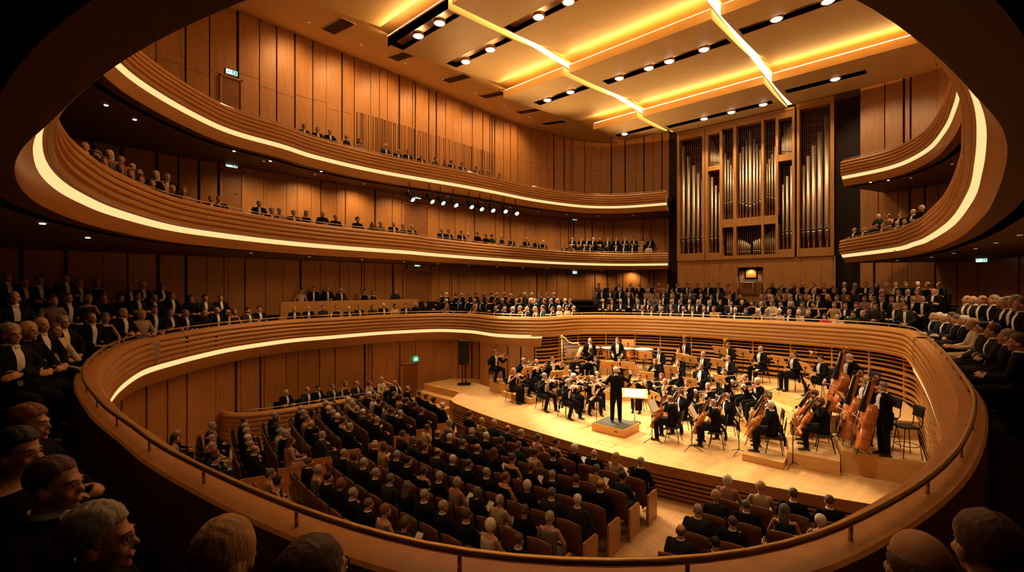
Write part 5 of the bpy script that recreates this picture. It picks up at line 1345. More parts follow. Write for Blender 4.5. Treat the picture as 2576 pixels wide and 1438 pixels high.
# ---- the players: head pixel, figure, hair style, hair colour, instrument, description
PL = [
 (1259, 899, 'vl', 'short', 'darkgrey', 'violin', 'dark-haired violinist at the far left end of the tall corner riser', {}),
 (1304, 896, 'vl', 'thick', 'blond', 'violin', 'fair-haired violinist behind the blond woman on the corner riser', {}),
 (1305, 921, 'vlf', 'long', 'blond', 'violin', 'blond woman violinist in sleeveless black on the low corner riser', {}),
 (1345, 912, 'vl', 'bald', 'darkgrey', 'violin', 'balding violinist against the left end of the slatted wall', {}),
 (1353, 927, 'vl', 'short', 'brown', 'violin', 'brown-haired violinist just right of the blond woman', {}),
 (1389, 911, 'vl', 'short', 'auburn', 'violin', 'ginger-haired violinist left of the harp', {}),
 (1368, 947, 'vl', 'thick', 'grey', 'violin', 'grey-haired bespectacled violinist in the front row, farthest left', dict(glasses=True)),
 (1426, 961, 'vl', 'bald', 'grey', 'violin', 'balding bespectacled violinist in the front row, second from left', dict(glasses=True)),
 (1434, 939, 'vl', 'short', 'darkgrey', 'violin', 'bespectacled violinist behind the balding front-row violinist', dict(glasses=True)),
 (1449, 948, 'vlw', 'curly', 'white', 'violin', 'white-haired violinist between the second and third front-row violinists', {}),
 (1457, 923, 'windw', 'bob', 'brown', 'oboe', 'brown-haired woman just right of the harp', {}),
 (1482, 952, 'vl', 'short', 'grey', 'violin', 'grey moustached violinist in the front row beside the podium', {}),
 (1502, 941, 'vl', 'bald', 'darkgrey', 'violin', 'violinist half hidden behind the grey moustached violinist', {}),
 (1501, 908, 'flute', 'short', 'brown', 'flute', 'flute player left of the conductor in the middle rows', {}),
 (1553, 893, 'wind', 'thick', 'brown', 'oboe', 'brown-haired wind player right in front of the timpanist', {}),
 (1557, 914, 'windw', 'bob', 'black', 'clarinet', 'dark-haired wind player directly beyond the conductor', {}),
 (1609, 949, 'vlw', 'bun', 'brown', 'viola', 'dark-haired woman with a viola right of the conductor', {}),
 (1649, 888, 'hold', 'short', 'brown', 'clarinet', 'brown-haired player right of the timpani', {}),
 (1645, 912, 'windw', 'bob', 'auburn', 'clarinet', 'bespectacled woman clarinettist right of the conductor', dict(glasses=True)),
 (1693, 894, 'hold', 'short', 'blond', 'bassoon', 'fair balding wind player below the standing dark-haired brass player', {}),
 (1709, 869, 'hold', 'short', 'black', 'trombone', 'dark-haired trombonist at the back wall near the timpani', {}),
 (1696, 919, 'hold', 'bald', 'darkgrey', 'bassoon', 'high-browed wind player in the middle right rows', {}),
 (1752, 896, 'hold', 'thick', 'blond', 'trumpet', 'fair-haired bespectacled brass player near the back wall', dict(glasses=True)),
 (1665, 947, 'vlw', 'long', 'auburn', 'viola', 'long-haired woman violist right of the conductor desk', {}),
 (1674, 960, 'vl', 'bald', 'black', 'viola', 'balding dark violist behind the first cellist', {}),
 (1806, 877, 'hold', 'short', 'brown', 'trombone', 'brown-haired trombonist at the back wall, right of centre', {}),
 (1820, 903, 'hold', 'bald', 'black', 'trumpet', 'bald stout brass player below the back-wall trombonist', {}),
 (1888, 881, 'hold', 'short', 'grey', 'horn', 'grey-haired horn player alone at the back wall', {}),
 (1996, 893, 'hold', 'short', 'brown', 'trumpet', 'left one of the pair of brass players at right back', {}),
 (2066, 904, 'hold', 'short', 'black', 'trombone', 'right one of the pair of brass players at right back', {}),
 (1755, 926, 'hold', 'short', 'darkgrey', 'clarinet', 'dark-skinned wind player in the middle right rows', dict(skin='skind')),
 (1814, 937, 'vl', 'short', 'brown', 'viola', 'young violist farthest back among the violas', {}),
 (1730, 963, 'vl', 'short', 'auburn', 'viola', 'red-haired violist between the first and second cellos', {}),
 (1784, 973, 'vl', 'thick', 'grey', 'viola', 'grey violist behind the second cellist', {}),
 (1848, 953, 'vl', 'bald', 'black', 'viola', 'violist half hidden left of the silver-haired one', {}),
 (1876, 958, 'vl', 'curly', 'white', 'viola', 'silver-haired violist beside the empty riser, farthest right', {}),
 (1690, 1005, 'vc', 'bald', 'darkgrey', 'cello', 'balding cellist nearest the podium', {}),
 (1717, 990, 'vc', 'short', 'brown', 'cello', 'brown-haired cellist beside the one nearest the podium', {}),
 (1799, 1016, 'vc', 'short', 'grey', 'cello', 'grey cellist second from the podium along the stage edge', {}),
 (1832, 1000, 'vc', 'thick', 'grey', 'cello', 'smiling grey-haired cellist beside the second stage-edge cellist', {}),
 (1935, 1021, 'vc', 'curly', 'white', 'cello', 'white curly-haired cellist on the lowest front riser', {}),
 (1941, 1002, 'vc', 'short', 'darkgrey', 'cello', 'cropped-haired cellist behind the white curly-haired one', {}),
 (2083, 1015, 'vcw', 'bob', 'brown', 'cello', 'woman cellist in black on the middle front riser', {}),
 (2070, 995, 'vcw', 'curly', 'brown', 'cello', 'curly-haired bespectacled cellist behind the woman cellist', dict(glasses=True)),
 (2108, 936, 'cb', 'bald', 'grey', 'double_bass', 'bald bass player, farthest back of the three', {}),
 (2182, 960, 'cb', 'thick', 'blond', 'double_bass', 'fair-haired bass player in the middle of the three', dict(glasses=True)),
 (2222, 974, 'cb', 'short', 'darkgrey', 'double_bass', 'dark-haired bass player nearest the right parapet', {}),
]
SPOTS = []
for px, py, ar, hs, hc, inst, who, kw in PL:
    st_ = AR[ar]['pose'].stand
    loc, rz = seat_at(px, py, 1.62 if st_ else 1.215, lead=.72 if not st_ else .5, tail=.34 if not st_ else .25); SPOTS.append([loc[0], loc[1]])
HOME = np.array(SPOTS); Q = HOME.copy()
for it in range(60):
    for a in range(len(Q)):
        for b in range(a+1, len(Q)):
            dv = Q[a]-Q[b]; dd = np.linalg.norm(dv)+1e-6; need = .74
            if dd < need: Q[a] += dv/dd*(need-dd)*.25; Q[b] -= dv/dd*(need-dd)*.25
    Q += (HOME-Q)*.04
taken = []
for (px, py, ar, hs, hc, inst, who, kw), q in zip(PL, Q):
    st_ = AR[ar]['pose'].stand; x, y = snap(q[0], q[1], .50 if st_ else .62, .30 if st_ else .36); x, y = away_from_walls(x, y, .5)
    loc = (x, y, ZC+ZS+tier_h(x, y)+.002); rz = face(x, y, *CR)
    if inst == 'double_bass': rz += .40
    taken.append(loc)
    person(AR[ar], (loc[0], loc[1], loc[2]+(.0 if st_ else .006)), rz, hs, hc, label=who, group=None, **kw)
    add_instrument(inst, who, wmat(loc, rz))
    if not st_: chair((loc[0]+math.sin(rz)*.05, loc[1]-math.cos(rz)*.05, loc[2]), rz, 'chair under the '+who)
# a stool behind each bass player
for (px, py, ar, hs, hc, inst, who, kw), loc in zip(PL, taken):
    if inst == 'double_bass':
        _, rz = None, face(loc[0], loc[1], *CR)+.40
        off = V3(math.sin(rz)*.48, -math.cos(rz)*.48)
        sx, sy = loc[0]+off[0], loc[1]+off[1]
        chair((sx, sy, loc[2]), rz, 'tall stool behind the '+who, STP, 'bass_stool', 'stool')
# ---- timpani, percussion, harp
def timpano(px, py, r, label):
    p = stage_at(px, py, .88); x, y = p[0], p[1]; h = tier_h(x, y)
    e = empty('kettledrum', (x, y, ZC+ZS+h+.002)); tag(e, label, 'timpani', 'copper kettledrums')
    k = MB(); k.lathe([(.02, .38), (r*.55, .44), (r*.86, .58), (r*.96, .74), (r, .86), (r*.97, .86)], M['copper'], 28, caps=False); k.build('kettle', e)
    hd = MB(); hd.lathe([(0, .875), (r*.97, .872), (r*1.02, .862), (r*1.02, .85)], M['drumskin'], 28, caps=False); hd.build('drum_head', e)
    hp = MB(); hp.tube([(r*1.03*math.cos(a), r*1.03*math.sin(a), .855) for a in np.linspace(0, 2*PI, 28, endpoint=False)], .014, M['chrome'], 6, closed=True)
    for i in range(6): a = i*PI/3; hp.tube([(r*1.05*math.cos(a), r*1.05*math.sin(a), .87), (r*1.04*math.cos(a), r*1.04*math.sin(a), .74)], .010, M['chrome'], 6)
    hp.build('hoop', e)
    for i in range(4):
        a = i*PI/2+.4; l = MB(); l.tube([(r*1.04*math.cos(a), r*1.04*math.sin(a), .78), (r*.9*math.cos(a), r*.9*math.sin(a), .45), (r*.75*math.cos(a), r*.75*math.sin(a), .01)], .014, M['black'], 6); l.build('leg', e)
timpano(1531, 885, .33, 'kettledrum left of the timpanist'); timpano(1577, 890, .35, 'kettledrum right beside the timpanist'); timpano(1619, 887, .40, 'largest kettledrum, farthest right of the timpanist'); timpano(1492, 886, .30, 'smallest kettledrum, farthest left beside the percussionist')
for px, py, ar, hs, hc, who in ((1553, 856, 'timp', 'short', 'brown', 'timpanist in black tails standing behind the kettledrums'), (1484, 857, 'idle', 'bald', 'grey', 'bald percussionist standing left of the timpanist')):
    p = stage_at(px, py, 1.62); x, y = p[0], p[1]; a = math.atan2(y-CR[1], x-CR[0]); r = min(np.hypot(x-CR[0], y-CR[1]), rmax_at(a)-.30); x, y = CR[0]+r*math.cos(a), CR[1]+r*math.sin(a)
    loc = (x, y, ZC+ZS+tier_h(x, y)+.002); rz = face(x, y, *CR); person(AR[ar], loc, rz, hs, hc, label=who); taken.append(loc)
    if ar == 'timp':
        for s in (-1, 1):
            b = MB(); b.tube([(0, 0, 0), (0, .34, 0)], .006, M['bowwood'], 6); b.ell((0, .35, 0), (.022, .025, .022), M['white'], 10, 8); o = b.build('timpani_mallet'); tag(o, 'mallet in the '+('left' if s < 0 else 'right')+' hand of the timpanist', 'mallet'); place(o, axes(V3(-s*.15, .95, -.1), UP), V3(s*.20, .34, 1.05), wmat(loc, rz))
hp_ = stage_at(1440, 858, 1.86); a = math.atan2(hp_[1]-CR[1], hp_[0]-CR[0]); r = min(np.hypot(hp_[0]-CR[0], hp_[1]-CR[1]), rmax_at(a)-1.25); hx, hy = CR[0]+r*math.cos(a), CR[1]+r*math.sin(a); hz = ZC+ZS+tier_h(hx, hy)+.002; hrz = math.radians(118)
e = empty('concert_harp', (hx, hy, hz), hrz); tag(e, 'golden concert harp standing among the violins', 'harp')
m_ = MB(); m_.tube([(0, .42, .12), (0, .44, .9), (0, .45, 1.70)], [.035, .034, .045], M['gold'], 12); m_.lathe([(.05, 1.68), (.075, 1.74), (.06, 1.80), (.02, 1.86)], M['gold'], 12, (0, .45, 0)); m_.build('column', e)
m_ = MB(); m_.loft([[(x*w, y0_+dy, z_) for x, dy in ((-1, -.09), (-.9, .0), (.9, .0), (1, -.09), (.6, -.16), (-.6, -.16))] for w, y0_, z_ in ((.19, .18, .14), (.15, .02, .55), (.11, -.16, 1.0), (.07, -.30, 1.36))], M['harpwood'], True); m_.build('soundbox', e)
m_ = MB(); m_.tube([(0, -.33, 1.38), (0, -.22, 1.52), (0, -.02, 1.50), (0, .18, 1.56), (0, .34, 1.74), (0, .45, 1.76)], [.05, .045, .04, .038, .04, .045], M['gold'], 10); m_.build('neck', e)
m_ = MB(); m_.box((-.22, -.02, .0), (.22, .48, .12), M['gold']); m_.build('base', e)
m_ = MB()
for i in range(30):
    t = i/29; b0 = V3(0, .19, .16)*(1-t)+V3(0, -.28, 1.32)*t; q = np.interp(t, [0, .3, .6, 1], [.42, .20, .0, -.26]); z1 = np.interp(q, [-.33, -.22, -.02, .18, .34, .45], [1.38, 1.52, 1.5, 1.56, 1.74, 1.76]); m_.tube([b0, (0, q, z1)], .0022, M['bowhair'], 4)
m_.build('strings', e)
q = wmat((hx, hy, hz), hrz) @ Vector((.02, -.80, 0)); person(AR['harp'], (q.x, q.y, hz), hrz, 'long', 'black', label='long-haired harpist in black half hidden behind the harp'); chair((q.x, q.y, hz), hrz, 'black chair of the harpist')
# ---- music stands: desk pixel
SP = [(1498, 992, 'music stand in front of the grey moustached violinist'), (1412, 944, 'music stand between the first and second front-row violinists'), (1465, 955, 'music stand behind the second front-row violinist'), (1486, 887, 'music stand of the standing percussionist'), (1523, 914, 'music stand beside the flute player'), (1575, 880, 'tall music stand right of the timpanist'), (1542, 917, 'music stand hidden partly by the head of the conductor'), (1579, 919, 'music stand just right of the head of the conductor'), (1628, 938, 'music stand beyond the raised hand of the conductor'), (1627, 912, 'music stand before the player right of the timpani'), (1686, 945, 'music stand of the high-browed wind player'), (1733, 923, 'music stand of the fair-haired bespectacled brass player'), (1738, 949, 'music stand of the dark-skinned wind player'), (1710, 897, 'music stand of the dark-haired back-wall trombonist'), (1791, 902, 'music stand of the trombonist right of centre'), (1791, 928, 'music stand of the bald stout brass player'), (1859, 908, 'music stand of the lone horn player'), (1959, 920, 'left music stand of the brass pair at right back'), (2028, 932, 'right music stand of the brass pair at right back'), (2041, 970, 'music stand before the bald bass player'), (1809, 973, 'music stand shared by the rear violists'), (1651, 997, 'wooden-backed music stand right of the conductor desk'), (1396, 925, 'music stand left of the harp'), (1443, 890, 'music stand right behind the harp'), (1320, 940, 'music stand before the corner-riser violinists'), (1643, 1020, 'music stand with bright white pages nearest the podium'), (1743, 1035, 'music stand with white pages before the second stage-edge cellist'), (1862, 1043, 'music stand with white pages left of the lowest front riser'), (1992, 1033, 'music stand with white pages between the front risers'), (2122, 1000, 'thin-edged music stand before the two right-hand bass players')]
for px, py, lab in SP:
    p = stage_at(px, py, 1.08); x, y = p[0], p[1]
    for t in taken:
        dx, dy = x-t[0], y-t[1]; dd = math.hypot(dx, dy)
        if dd < .62: x, y = t[0]+dx/dd*.62, t[1]+dy/dd*.62
    stand((x, y, ZC+ZS+tier_h(x, y)+.002), face(x, y, *CR)+(.25 if px > 1630 and py > 990 else 0), lab)
# ---- loudspeaker on its stand by the steps
p = P(1162, 966, ZS-.0); sx, sy = p[0], p[1]
e = empty('loudspeaker', (-16.1, 14.35, ZC+ZS+.004)); tag(e, 'tall black loudspeaker on a stand left of the stage', 'loudspeaker')
m_ = MB(); m_.box((-.26, -.22, .95), (.26, .22, 2.05), M['blackp'], Matrix.Rotation(-.8, 4, 'Z')); m_.build('cabinet', e)
m_ = MB(); m_.box((-.24, -.235, .98), (.24, -.22, 2.02), M['suit'], Matrix.Rotation(-.8, 4, 'Z')); m_.build('grille', e)
m_ = MB(); m_.tube([(-.12, 0, .02), (-.12, 0, .95)], .025, M['black'], 8); m_.tube([(.12, 0, .02), (.12, 0, .95)], .025, M['black'], 8); m_.build('pole', e)
m_ = MB(); m_.lathe([(0, 0), (.34, 0), (.33, .025), (0, .03)], M['black'], 20); m_.build('base', e)

hb = P(1524, 1116, ZS); m_ = MB()
for a, b, c, d in ((-.28, -.16, .28, -.145), (-.28, .145, .28, .16), (-.28, -.145, -.265, .145), (.265, -.145, .28, .145)): m_.box((hb[0]+a, hb[1]+b, ZC+ZS+.0005), (hb[0]+c, hb[1]+d, ZC+ZS+.004), M['chrome'])
o = m_.build('floor_hatch'); tag(o, 'faint rectangular metal hatch outline in the stage floor before the podium', 'floor hatch')
# ================================================================ THE AUDIENCE
ORD = ['first', 'second', 'third', 'fourth', 'fifth', 'sixth', 'seventh', 'eighth', 'ninth', 'tenth', 'eleventh', 'twelfth', 'thirteenth', 'fourteenth', 'fifteenth', 'sixteenth', 'seventeenth', 'eighteenth', 'nineteenth', 'twentieth', 'twenty-first', 'twenty-second', 'twenty-third', 'twenty-fourth']
R6 = random.Random(11)
HCN = dict(grey='grey-haired', white='white-haired', brown='brown-haired', black='black-haired', blond='blond', darkgrey='dark-grey-haired', auburn='red-haired')
def look(fem=None, forced=None):
    if fem is None: fem = R6.random() < .40
    if fem:
        hs = R6.choice(['bob', 'bob', 'long', 'bun', 'curly', 'thick']); hc = R6.choice(['blond', 'brown', 'grey', 'white', 'brown', 'auburn', 'darkgrey', 'black'])
        cl = R6.choice(['black']*7+['navy', 'charcoal', 'charcoal', 'beige', 'lace', 'gold', 'rose', 'teal', 'cream', 'green', 'grey']); ar = R6.choice(['af', 'af2', 'af2'])
    else:
        hs = R6.choice(['short', 'short', 'bald', 'thick', 'short']); hc = R6.choice(['grey', 'white', 'darkgrey', 'brown', 'grey', 'brown', 'black'])
        cl = R6.choice(['black', 'black', 'black', 'black', 'navy', 'charcoal']); ar = R6.choice(['am', 'am', 'am2', 'am3'])
    if forced: cl = forced
    return fem, hs, hc, cl, ar
def desc(fem, hs, hc, cl):
    h = 'balding' if hs == 'bald' else HCN[hc]
    return '%s %s in %s %s' % (h, 'woman' if fem else 'man', 'patterned' if cl == 'lace' else cl, 'dress' if fem else 'suit')
near = [(208.8, 937), (216, 963), (242.4, 998.3), (277.5, 1033.4), (335.9, 1071.4), (400, 1119.5), (526, 1182.7), (699, 1259), (961, 1345), (1181, 1391), (1393, 1408), (1600, 1415), (1778, 1402), (1903, 1385), (2047, 1351), (2144, 1306), (2199, 1281), (2270, 1245), (2342, 1195), (2405, 1135.6), (2442, 1066.8)]
def rail_y(px): return np.interp(px, [p[0] for p in near], [p[1] for p in near])
# ---- stalls seats
def seat_parts():
    P_ = {}
    b = MB(); rr = []
    for k in np.linspace(0, 1, 7):
        z = .40+.60*k; y = -.235-.10*k
        rr.append([(x*.262*(1 if k < .95 else .97), y-.016*(1-x*x), z+.035*(1-x*x)*(k > .9)) for x in np.linspace(-1, 1, 9)]+[(x*.262*(1 if k < .95 else .97), y+.02-.016*(1-x*x), z+.035*(1-x*x)*(k > .9)) for x in np.linspace(1, -1, 9)])
    b.loft(rr, M['seatwood'], True); P_['backrest'] = b.mesh('backrest')
    tt = MB(); tt.tube([(x*.250, -.325-.016*(1-x*x), 1.004+.035*(1-x*x)) for x in np.linspace(-1, 1, 9)], .008, M['endwood'], 5); P_['top_highlight'] = tt.mesh('top_highlight')  # paler wood strip painting in the highlight along the back's top edge
    c = MB(); c.loft([[(x*.245, y0+.055*math.cos(a)*(.6+.4*(1-x*x)), .0) for x, a in ()] or [(.245*math.cos(a), -.175-.09*k+.035*math.sin(a), .47+.50*k) for a in np.linspace(0, 2*PI, 14, endpoint=False)] for k in np.linspace(0, 1, 6)], M['seat'], True); P_['back_cushion'] = c.mesh('back_cushion')
    s = MB(); s.loft([ring((0, .045, z), .245*w, .235*w, 18, 4) for z, w in ((.36, .92), (.385, 1), (.44, 1), (.455, .93))], M['seat'], True); P_['seat'] = s.mesh('seat')
    a = MB(); a.box((.262, -.25, .60), (.298, .20, .635), M['endwood']); a.box((.268, -.27, .0), (.292, .14, .60), M['seatwood']); P_['armrest'] = a.mesh('armrest')
    return P_
STS = seat_parts()
ep = MB(); ep.loft([[(.30+dx, y, z) for y, z in ((-.30, 0), (.24, 0), (.25, .60), (.20, .665), (-.32, .70))] for dx in (0, .045)], M['endwood'], False)
ep.lathe([(0, 0), (.022, 0), (.022, .006), (0, .006)], M['chrome'], 10, (.345, .02, .52), M=Matrix.Rotation(PI/2, 4, 'Y')); EPM = ep.mesh('end_panel')
epl = ep.mesh('end_panel'); epl.transform(Matrix.Scale(-1, 4, (1, 0, 0))); EPL = epl
def row_xy(i, X): return 9.85-.87*i+(X+8)**2/54
def row_rz(X): return -math.atan2(-(X+8), 27)*-1*-1 if False else math.atan2((X+8), 27)
nstalls = 0; nseats = 0; PROGS = []
progm = MB(); progm.box((-.075, -.004, -.10), (.075, .004, .10), M['paper'])
PROGM = progm.mesh('programme_booklet')
def stalls_block(name, x0, x1, rows, aisle_right, aisle_word, end_left=False, end_right=False, skip=.07):
    global nstalls, nseats
    n = int(round((x1-x0)/.585))
    for i in rows:
        for j in range(n+1):
            X = x0+(x1-x0)*j/n; Y = row_xy(i, X); rz = row_rz(X); z = ZC-5.45+.002
            px, py, d = proj((X, Y, z+1.0))
            if d < 1 or px < -60 or px > 2640 or (py > rail_y(px)+6 and 208 < px < 2450): continue
            if Y > 11.0 or Y < 1.2: continue
            k = (n-j) if aisle_right else j
            e = empty('stalls_seat', (X, Y, z), rz)
            tag(e, 'wood-backed stalls seat, %s row of the %s block, %s seat from the %s' % (ORD[i], name, ORD[k], aisle_word), 'seat', 'seats in the %s stalls' % name)
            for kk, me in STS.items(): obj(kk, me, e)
            if j == n and end_right: obj('end_panel', EPM, e)
            if j == 0 and end_left: obj('end_panel', EPL, e)
            nseats += 1
            px, py, d = proj((X, Y, z+1.33))
            if py > rail_y(px)-2 and 208 < px < 2450: continue
            if R6.random() < skip: continue
            red = abs(px-1205) < 16 and abs(py-1195) < 16
            fem, hs, hc, cl, ar = look(True if red else None, 'red' if red else None)
            lab = '%s, %s row of %s stalls, %s seat from %s' % (desc(fem, hs, hc, cl), ORD[i], name, ORD[k], aisle_word)
            jx = R6.uniform(-.03, .03)
            pl = (X+jx, Y+.045, z+.018); pr = rz+R6.uniform(-.18, .18)
            person(AR[ar], pl, pr, hs, hc, cl, 'skin', lab, 'audience in the %s stalls' % name, glasses=R6.random() < .15, shoes=False, scale=R6.uniform(.96, 1.04), tie=False)
            nstalls += 1
            if ar in ('am2', 'af2') and R6.random() < .35:
                o = obj('programme_booklet', PROGM, None, tuple(wmat(pl, pr) @ Vector((0, .36, .80)))); o.rotation_euler = (-.75, 0, pr)
                tag(o, 'white programme held in the %s stalls, %s row, %s seat from %s' % (name, ORD[i], ORD[k], aisle_word), 'programme', 'programmes held in the stalls')
stalls_block('centre', -11.0, -5.05, range(0, 10), True, 'right aisle', True, True, .05)
stalls_block('left', -15.85, -12.75, range(0, 11), True, 'left aisle', False, True, .05)
stalls_block('right', -3.15, -.25, range(0, 7), False, 'right aisle', False, False, .10)
# ---- box on the left side of the stalls
boxp = smooth_path([(-18.75, 5.0), (-17.6, 5.15), (-16.98, 6.1), (-16.65, 8.3), (-16.45, 10.4), (-16.8, 11.25), (-18.55, 11.5)], .12, False, 1)
prof = [(-.06, -5.1), (-.06, -4.36), (-.04, -4.34), (.06, -4.34)]; ms = [M['fascia'], M['shelf'], M['shelf']]
for i in range(7):
    za = -4.35-.155*i; prof += [(.07+.02*i*.3, za), (.115, za-.07), (.115, za-.13), (.07, za-.15)]; ms += [M['fascia']]*4
mb = MB(); ringloft(boxp, prof, ms, False, mb); o = mb.build('box_parapet'); tag(o, 'slatted wooden parapet of the side box beside the left stalls', kind='structure')
mb = MB(); pts = [tuple(p) for p in boxp]; mb.poly(pts, ZC-5.44, ZC-5.1, M['carpet']); tag(mb.build('floor_box'), kind='structure')
handrail(boxp[12:-14], -4.24, .10, .014, .9, 'handrail', 'thin handrail on the side box parapet beside the left stalls', rough='rail')
def ringperson(px, py, d, lab, grp, dirn=None, to=None, fem=None, scale=1.0, forced=None, shoes=False, ar=None, hs=None, hc=None, glasses=False, hh=1.215, zoff=0):
    f, s_, c_, cl, a_ = look(fem, forced)
    s_, c_, a_ = hs or s_, hc or c_, ar or a_
    p = PD(px, py, d); rz = dirn if dirn is not None else face(p[0], p[1], *to)
    hp = AR[a_]['pose'].head; off = np.array([-math.sin(rz), math.cos(rz)])*hp[1]*scale
    loc = (p[0]-off[0], p[1]-off[1], p[2]-hp[2]*scale)
    full = lab.replace('%', desc(f, s_, c_, cl))
    o = person(AR[a_], loc, rz, s_, c_, cl, 'skin', full, grp, glasses, shoes, scale)
    SEATS.append((loc, rz)); return o
SEATS = []
# ---- box people
for k, (px, py) in enumerate([(720, 987), (774, 981), (800, 977), (837, 973), (869, 966), (898, 965), (930, 964), (961, 956), (994, 963)]):
    p = P(px, py, -3.86); ringperson(px, py, proj(p)[2], '%%, %s from left in the side box' % ORD[k], 'people in the side box', dirn=-1.25+R6.uniform(-.2, .2))
# ---- left and rear balcony audience, near the camera: pixel, depth
TGT = (-6.0, 6.0)
A = [(30, 842, 5.4), (72, 834, 6.2), (104, 818, 7.0), (138, 831, 8.0), (159, 811, 8.6), (231, 801, 10.4), (265, 801, 11.0), (311, 788, 11.6), (357, 792, 12.2), (388, 780, 12.9), (429, 788, 13.6), (467, 788, 14.3), (511, 786, 15.1), (546, 781, 15.8), (590, 784, 16.6), (625, 782, 17.2), (653, 778, 17.8)]
for k, (px, py, d) in enumerate(A):
    ringperson(px, py, d, '%%, %s from left in front row behind left rail' % ORD[k], 'front row behind the left rail', dirn=-.95-.35*k/17+R6.uniform(-.15, .15), scale=1.08, fem=(k in (1, 3, 6, 8, 12, 14)), hs={2: 'bald', 1: 'bob'}.get(k), hc={1: 'blond', 2: 'grey', 4: 'grey'}.get(k), glasses=k in (0, 4))
A = [(35, 750, 8.0), (133, 757, 10.2), (171, 750, 10.8), (222, 753, 11.6), (260, 751, 12.2), (303, 750, 12.8), (346, 745, 13.6), (388, 750, 14.2), (432, 744, 14.8), (479, 752, 15.4), (516, 750, 16.0), (555, 750, 16.8)]
for k, (px, py, d) in enumerate(A):
    ringperson(px, py, d, '%%, %s from left in second row behind left rail' % ORD[k], 'second row behind the left rail', dirn=-1.05-.3*k/12+R6.uniform(-.15, .15), scale=1.06, fem=k in (1, 3, 4, 5, 9))
A = [(18, 699, 11.5), (61, 712, 11.8), (99, 708, 12.2), (165, 701, 12.8), (200, 712, 13.2), (245, 712, 13.8), (327, 727, 14.6), (359, 719, 15.0), (407, 722, 15.6)]
for k, (px, py, d) in enumerate(A):
    ringperson(px, py, d, '%%, %s from left in back row behind left rail' % ORD[k], 'back row behind the left rail', dirn=-1.1+R6.uniform(-.15, .15), scale=1.06, fem=k in (5,))
# ---- right-hand audience
A = [(2347, 797, 12.8), (2361, 797, 12.2), (2378, 801, 11.7), (2393, 798, 11.1), (2406, 804, 10.5), (2424, 807, 9.8), (2444, 816, 9.0), (2470, 825, 8.2), (2497, 834, 7.4), (2533, 848, 6.5), (2560, 863, 5.8)]
for k, (px, py, d) in enumerate(A):
    ringperson(px, py, d, '%%, %s from organ end, front row behind right rail' % ORD[k], 'front row behind the right rail', dirn=2.2-.045*k+R6.uniform(-.2, .2)-.3, scale=.97, fem=k in (1, 3, 6), hc={5: 'white', 6: 'blond'}.get(k))
A = [(2432, 754, 11.7), (2447, 756, 11.1), (2470, 755, 10.5), (2499, 755, 9.8), (2521, 763, 9.2), (2534, 762, 8.6), (2552, 760, 8.0), (2568, 767, 7.3)]
for k, (px, py, d) in enumerate(A):
    ringperson(px, py, d, '%%, %s from organ end, second row behind right rail' % ORD[k], 'second row behind the right rail', dirn=2.0+R6.uniform(-.2, .2), scale=.95, fem=k in (4,))
# ---- people right in front of the camera
ringperson(78, 1068, 3.0, 'tousle-haired woman near the left photo edge, behind the dark-haired profile', None, dirn=-.75, fem=True, ar='af2', hs='curly', hc='auburn', forced='black')
ringperson(50, 1140, 2.35, 'dark-haired woman in profile at the left photo edge above the balding man', None, dirn=-.72, fem=True, ar='af', hs='thick', hc='black', forced='black')
ringperson(140, 1222, 1.95, 'balding man in dark suit in profile, large at lower left', None, dirn=-.70, fem=False, ar='am', hs='short', hc='brown', forced='black')
ringperson(252, 1362, 1.58, 'grey-blond woman with glasses in profile at the bottom left', None, dirn=-.62, fem=True, ar='af2', hs='thick', hc='grey', forced='black', glasses=True)
ringperson(572, 1402, 1.42, 'woman with long straight blond hair at the bottom, seen from behind', None, dirn=.62, fem=True, ar='af2', hs='long', hc='blond', forced='black')
ringperson(790, 1470, 1.18, 'brown-haired head just rising above the bottom photo edge', None, dirn=.35, fem=False, ar='am', hs='short', hc='brown', forced='black')
ringperson(2478, 1385, 1.52, 'brown curly-haired person at the lower right corner, seen from behind', None, dirn=.55, fem=False, ar='am', hs='thick', hc='brown', forced='black')
ringperson(2312, 1440, 1.30, 'balding brown-haired person at the bottom right, beside the curly-haired one', None, dirn=.55, fem=False, ar='am', hs='bald', hc='brown', forced='black')
# two people at the choir rail who stand out
rc = offset(ring1, -.72, True); rcc = np.vstack([rc, rc[:1]])
dR = ray_ring(rcc, 2074); ringperson(2074, 797, dR, 'woman in a bright red jacket at the right end of the choir front row', None, dirn=PI-.3, fem=True, ar='af2', hs='bob', hc='black', forced='red')
dR = ray_ring(rcc, 2106); ringperson(2106, 799, dR, 'woman in cream jacket right beside the woman in red', None, dirn=PI-.3, fem=True, ar='af2', hs='bob', hc='grey', forced='cream')
# ---- everyone else: one crowd
LOW = {}
def lowres(me, ratio):
    o = bpy.data.objects.new('tmp', me); COL.objects.link(o); d = o.modifiers.new('d', 'DECIMATE'); d.ratio = ratio
    dg = bpy.context.evaluated_depsgraph_get(); out = bpy.data.meshes.new_from_object(o.evaluated_get(dg), depsgraph=dg)
    bpy.data.objects.remove(o); v, f = to_np(out)
    mi = np.zeros(len(out.polygons), int); out.polygons.foreach_get('material_index', mi); bpy.data.meshes.remove(out)
    return v, f, mi
for a in ('am', 'am2', 'am3', 'af', 'af2'):
    LOW[a] = {}
    for part in ('body', 'jacket', 'trousers', 'dress', 'shirt'):
        if part in AR[a]: LOW[a][part] = lowres(AR[a][part], (.10 if a[1] == 'f' else .09) if part == 'body' else (.05 if part != 'shirt' else .5))
LOWH = {h: lowres(HM[h], .22) for h in HM}
CV, CF_, CM, CMATS = [], [], [], []; nv = [0]; ncrowd = [0]
def cmat(m):
    if m not in CMATS: CMATS.append(m)
    return CMATS.index(m)
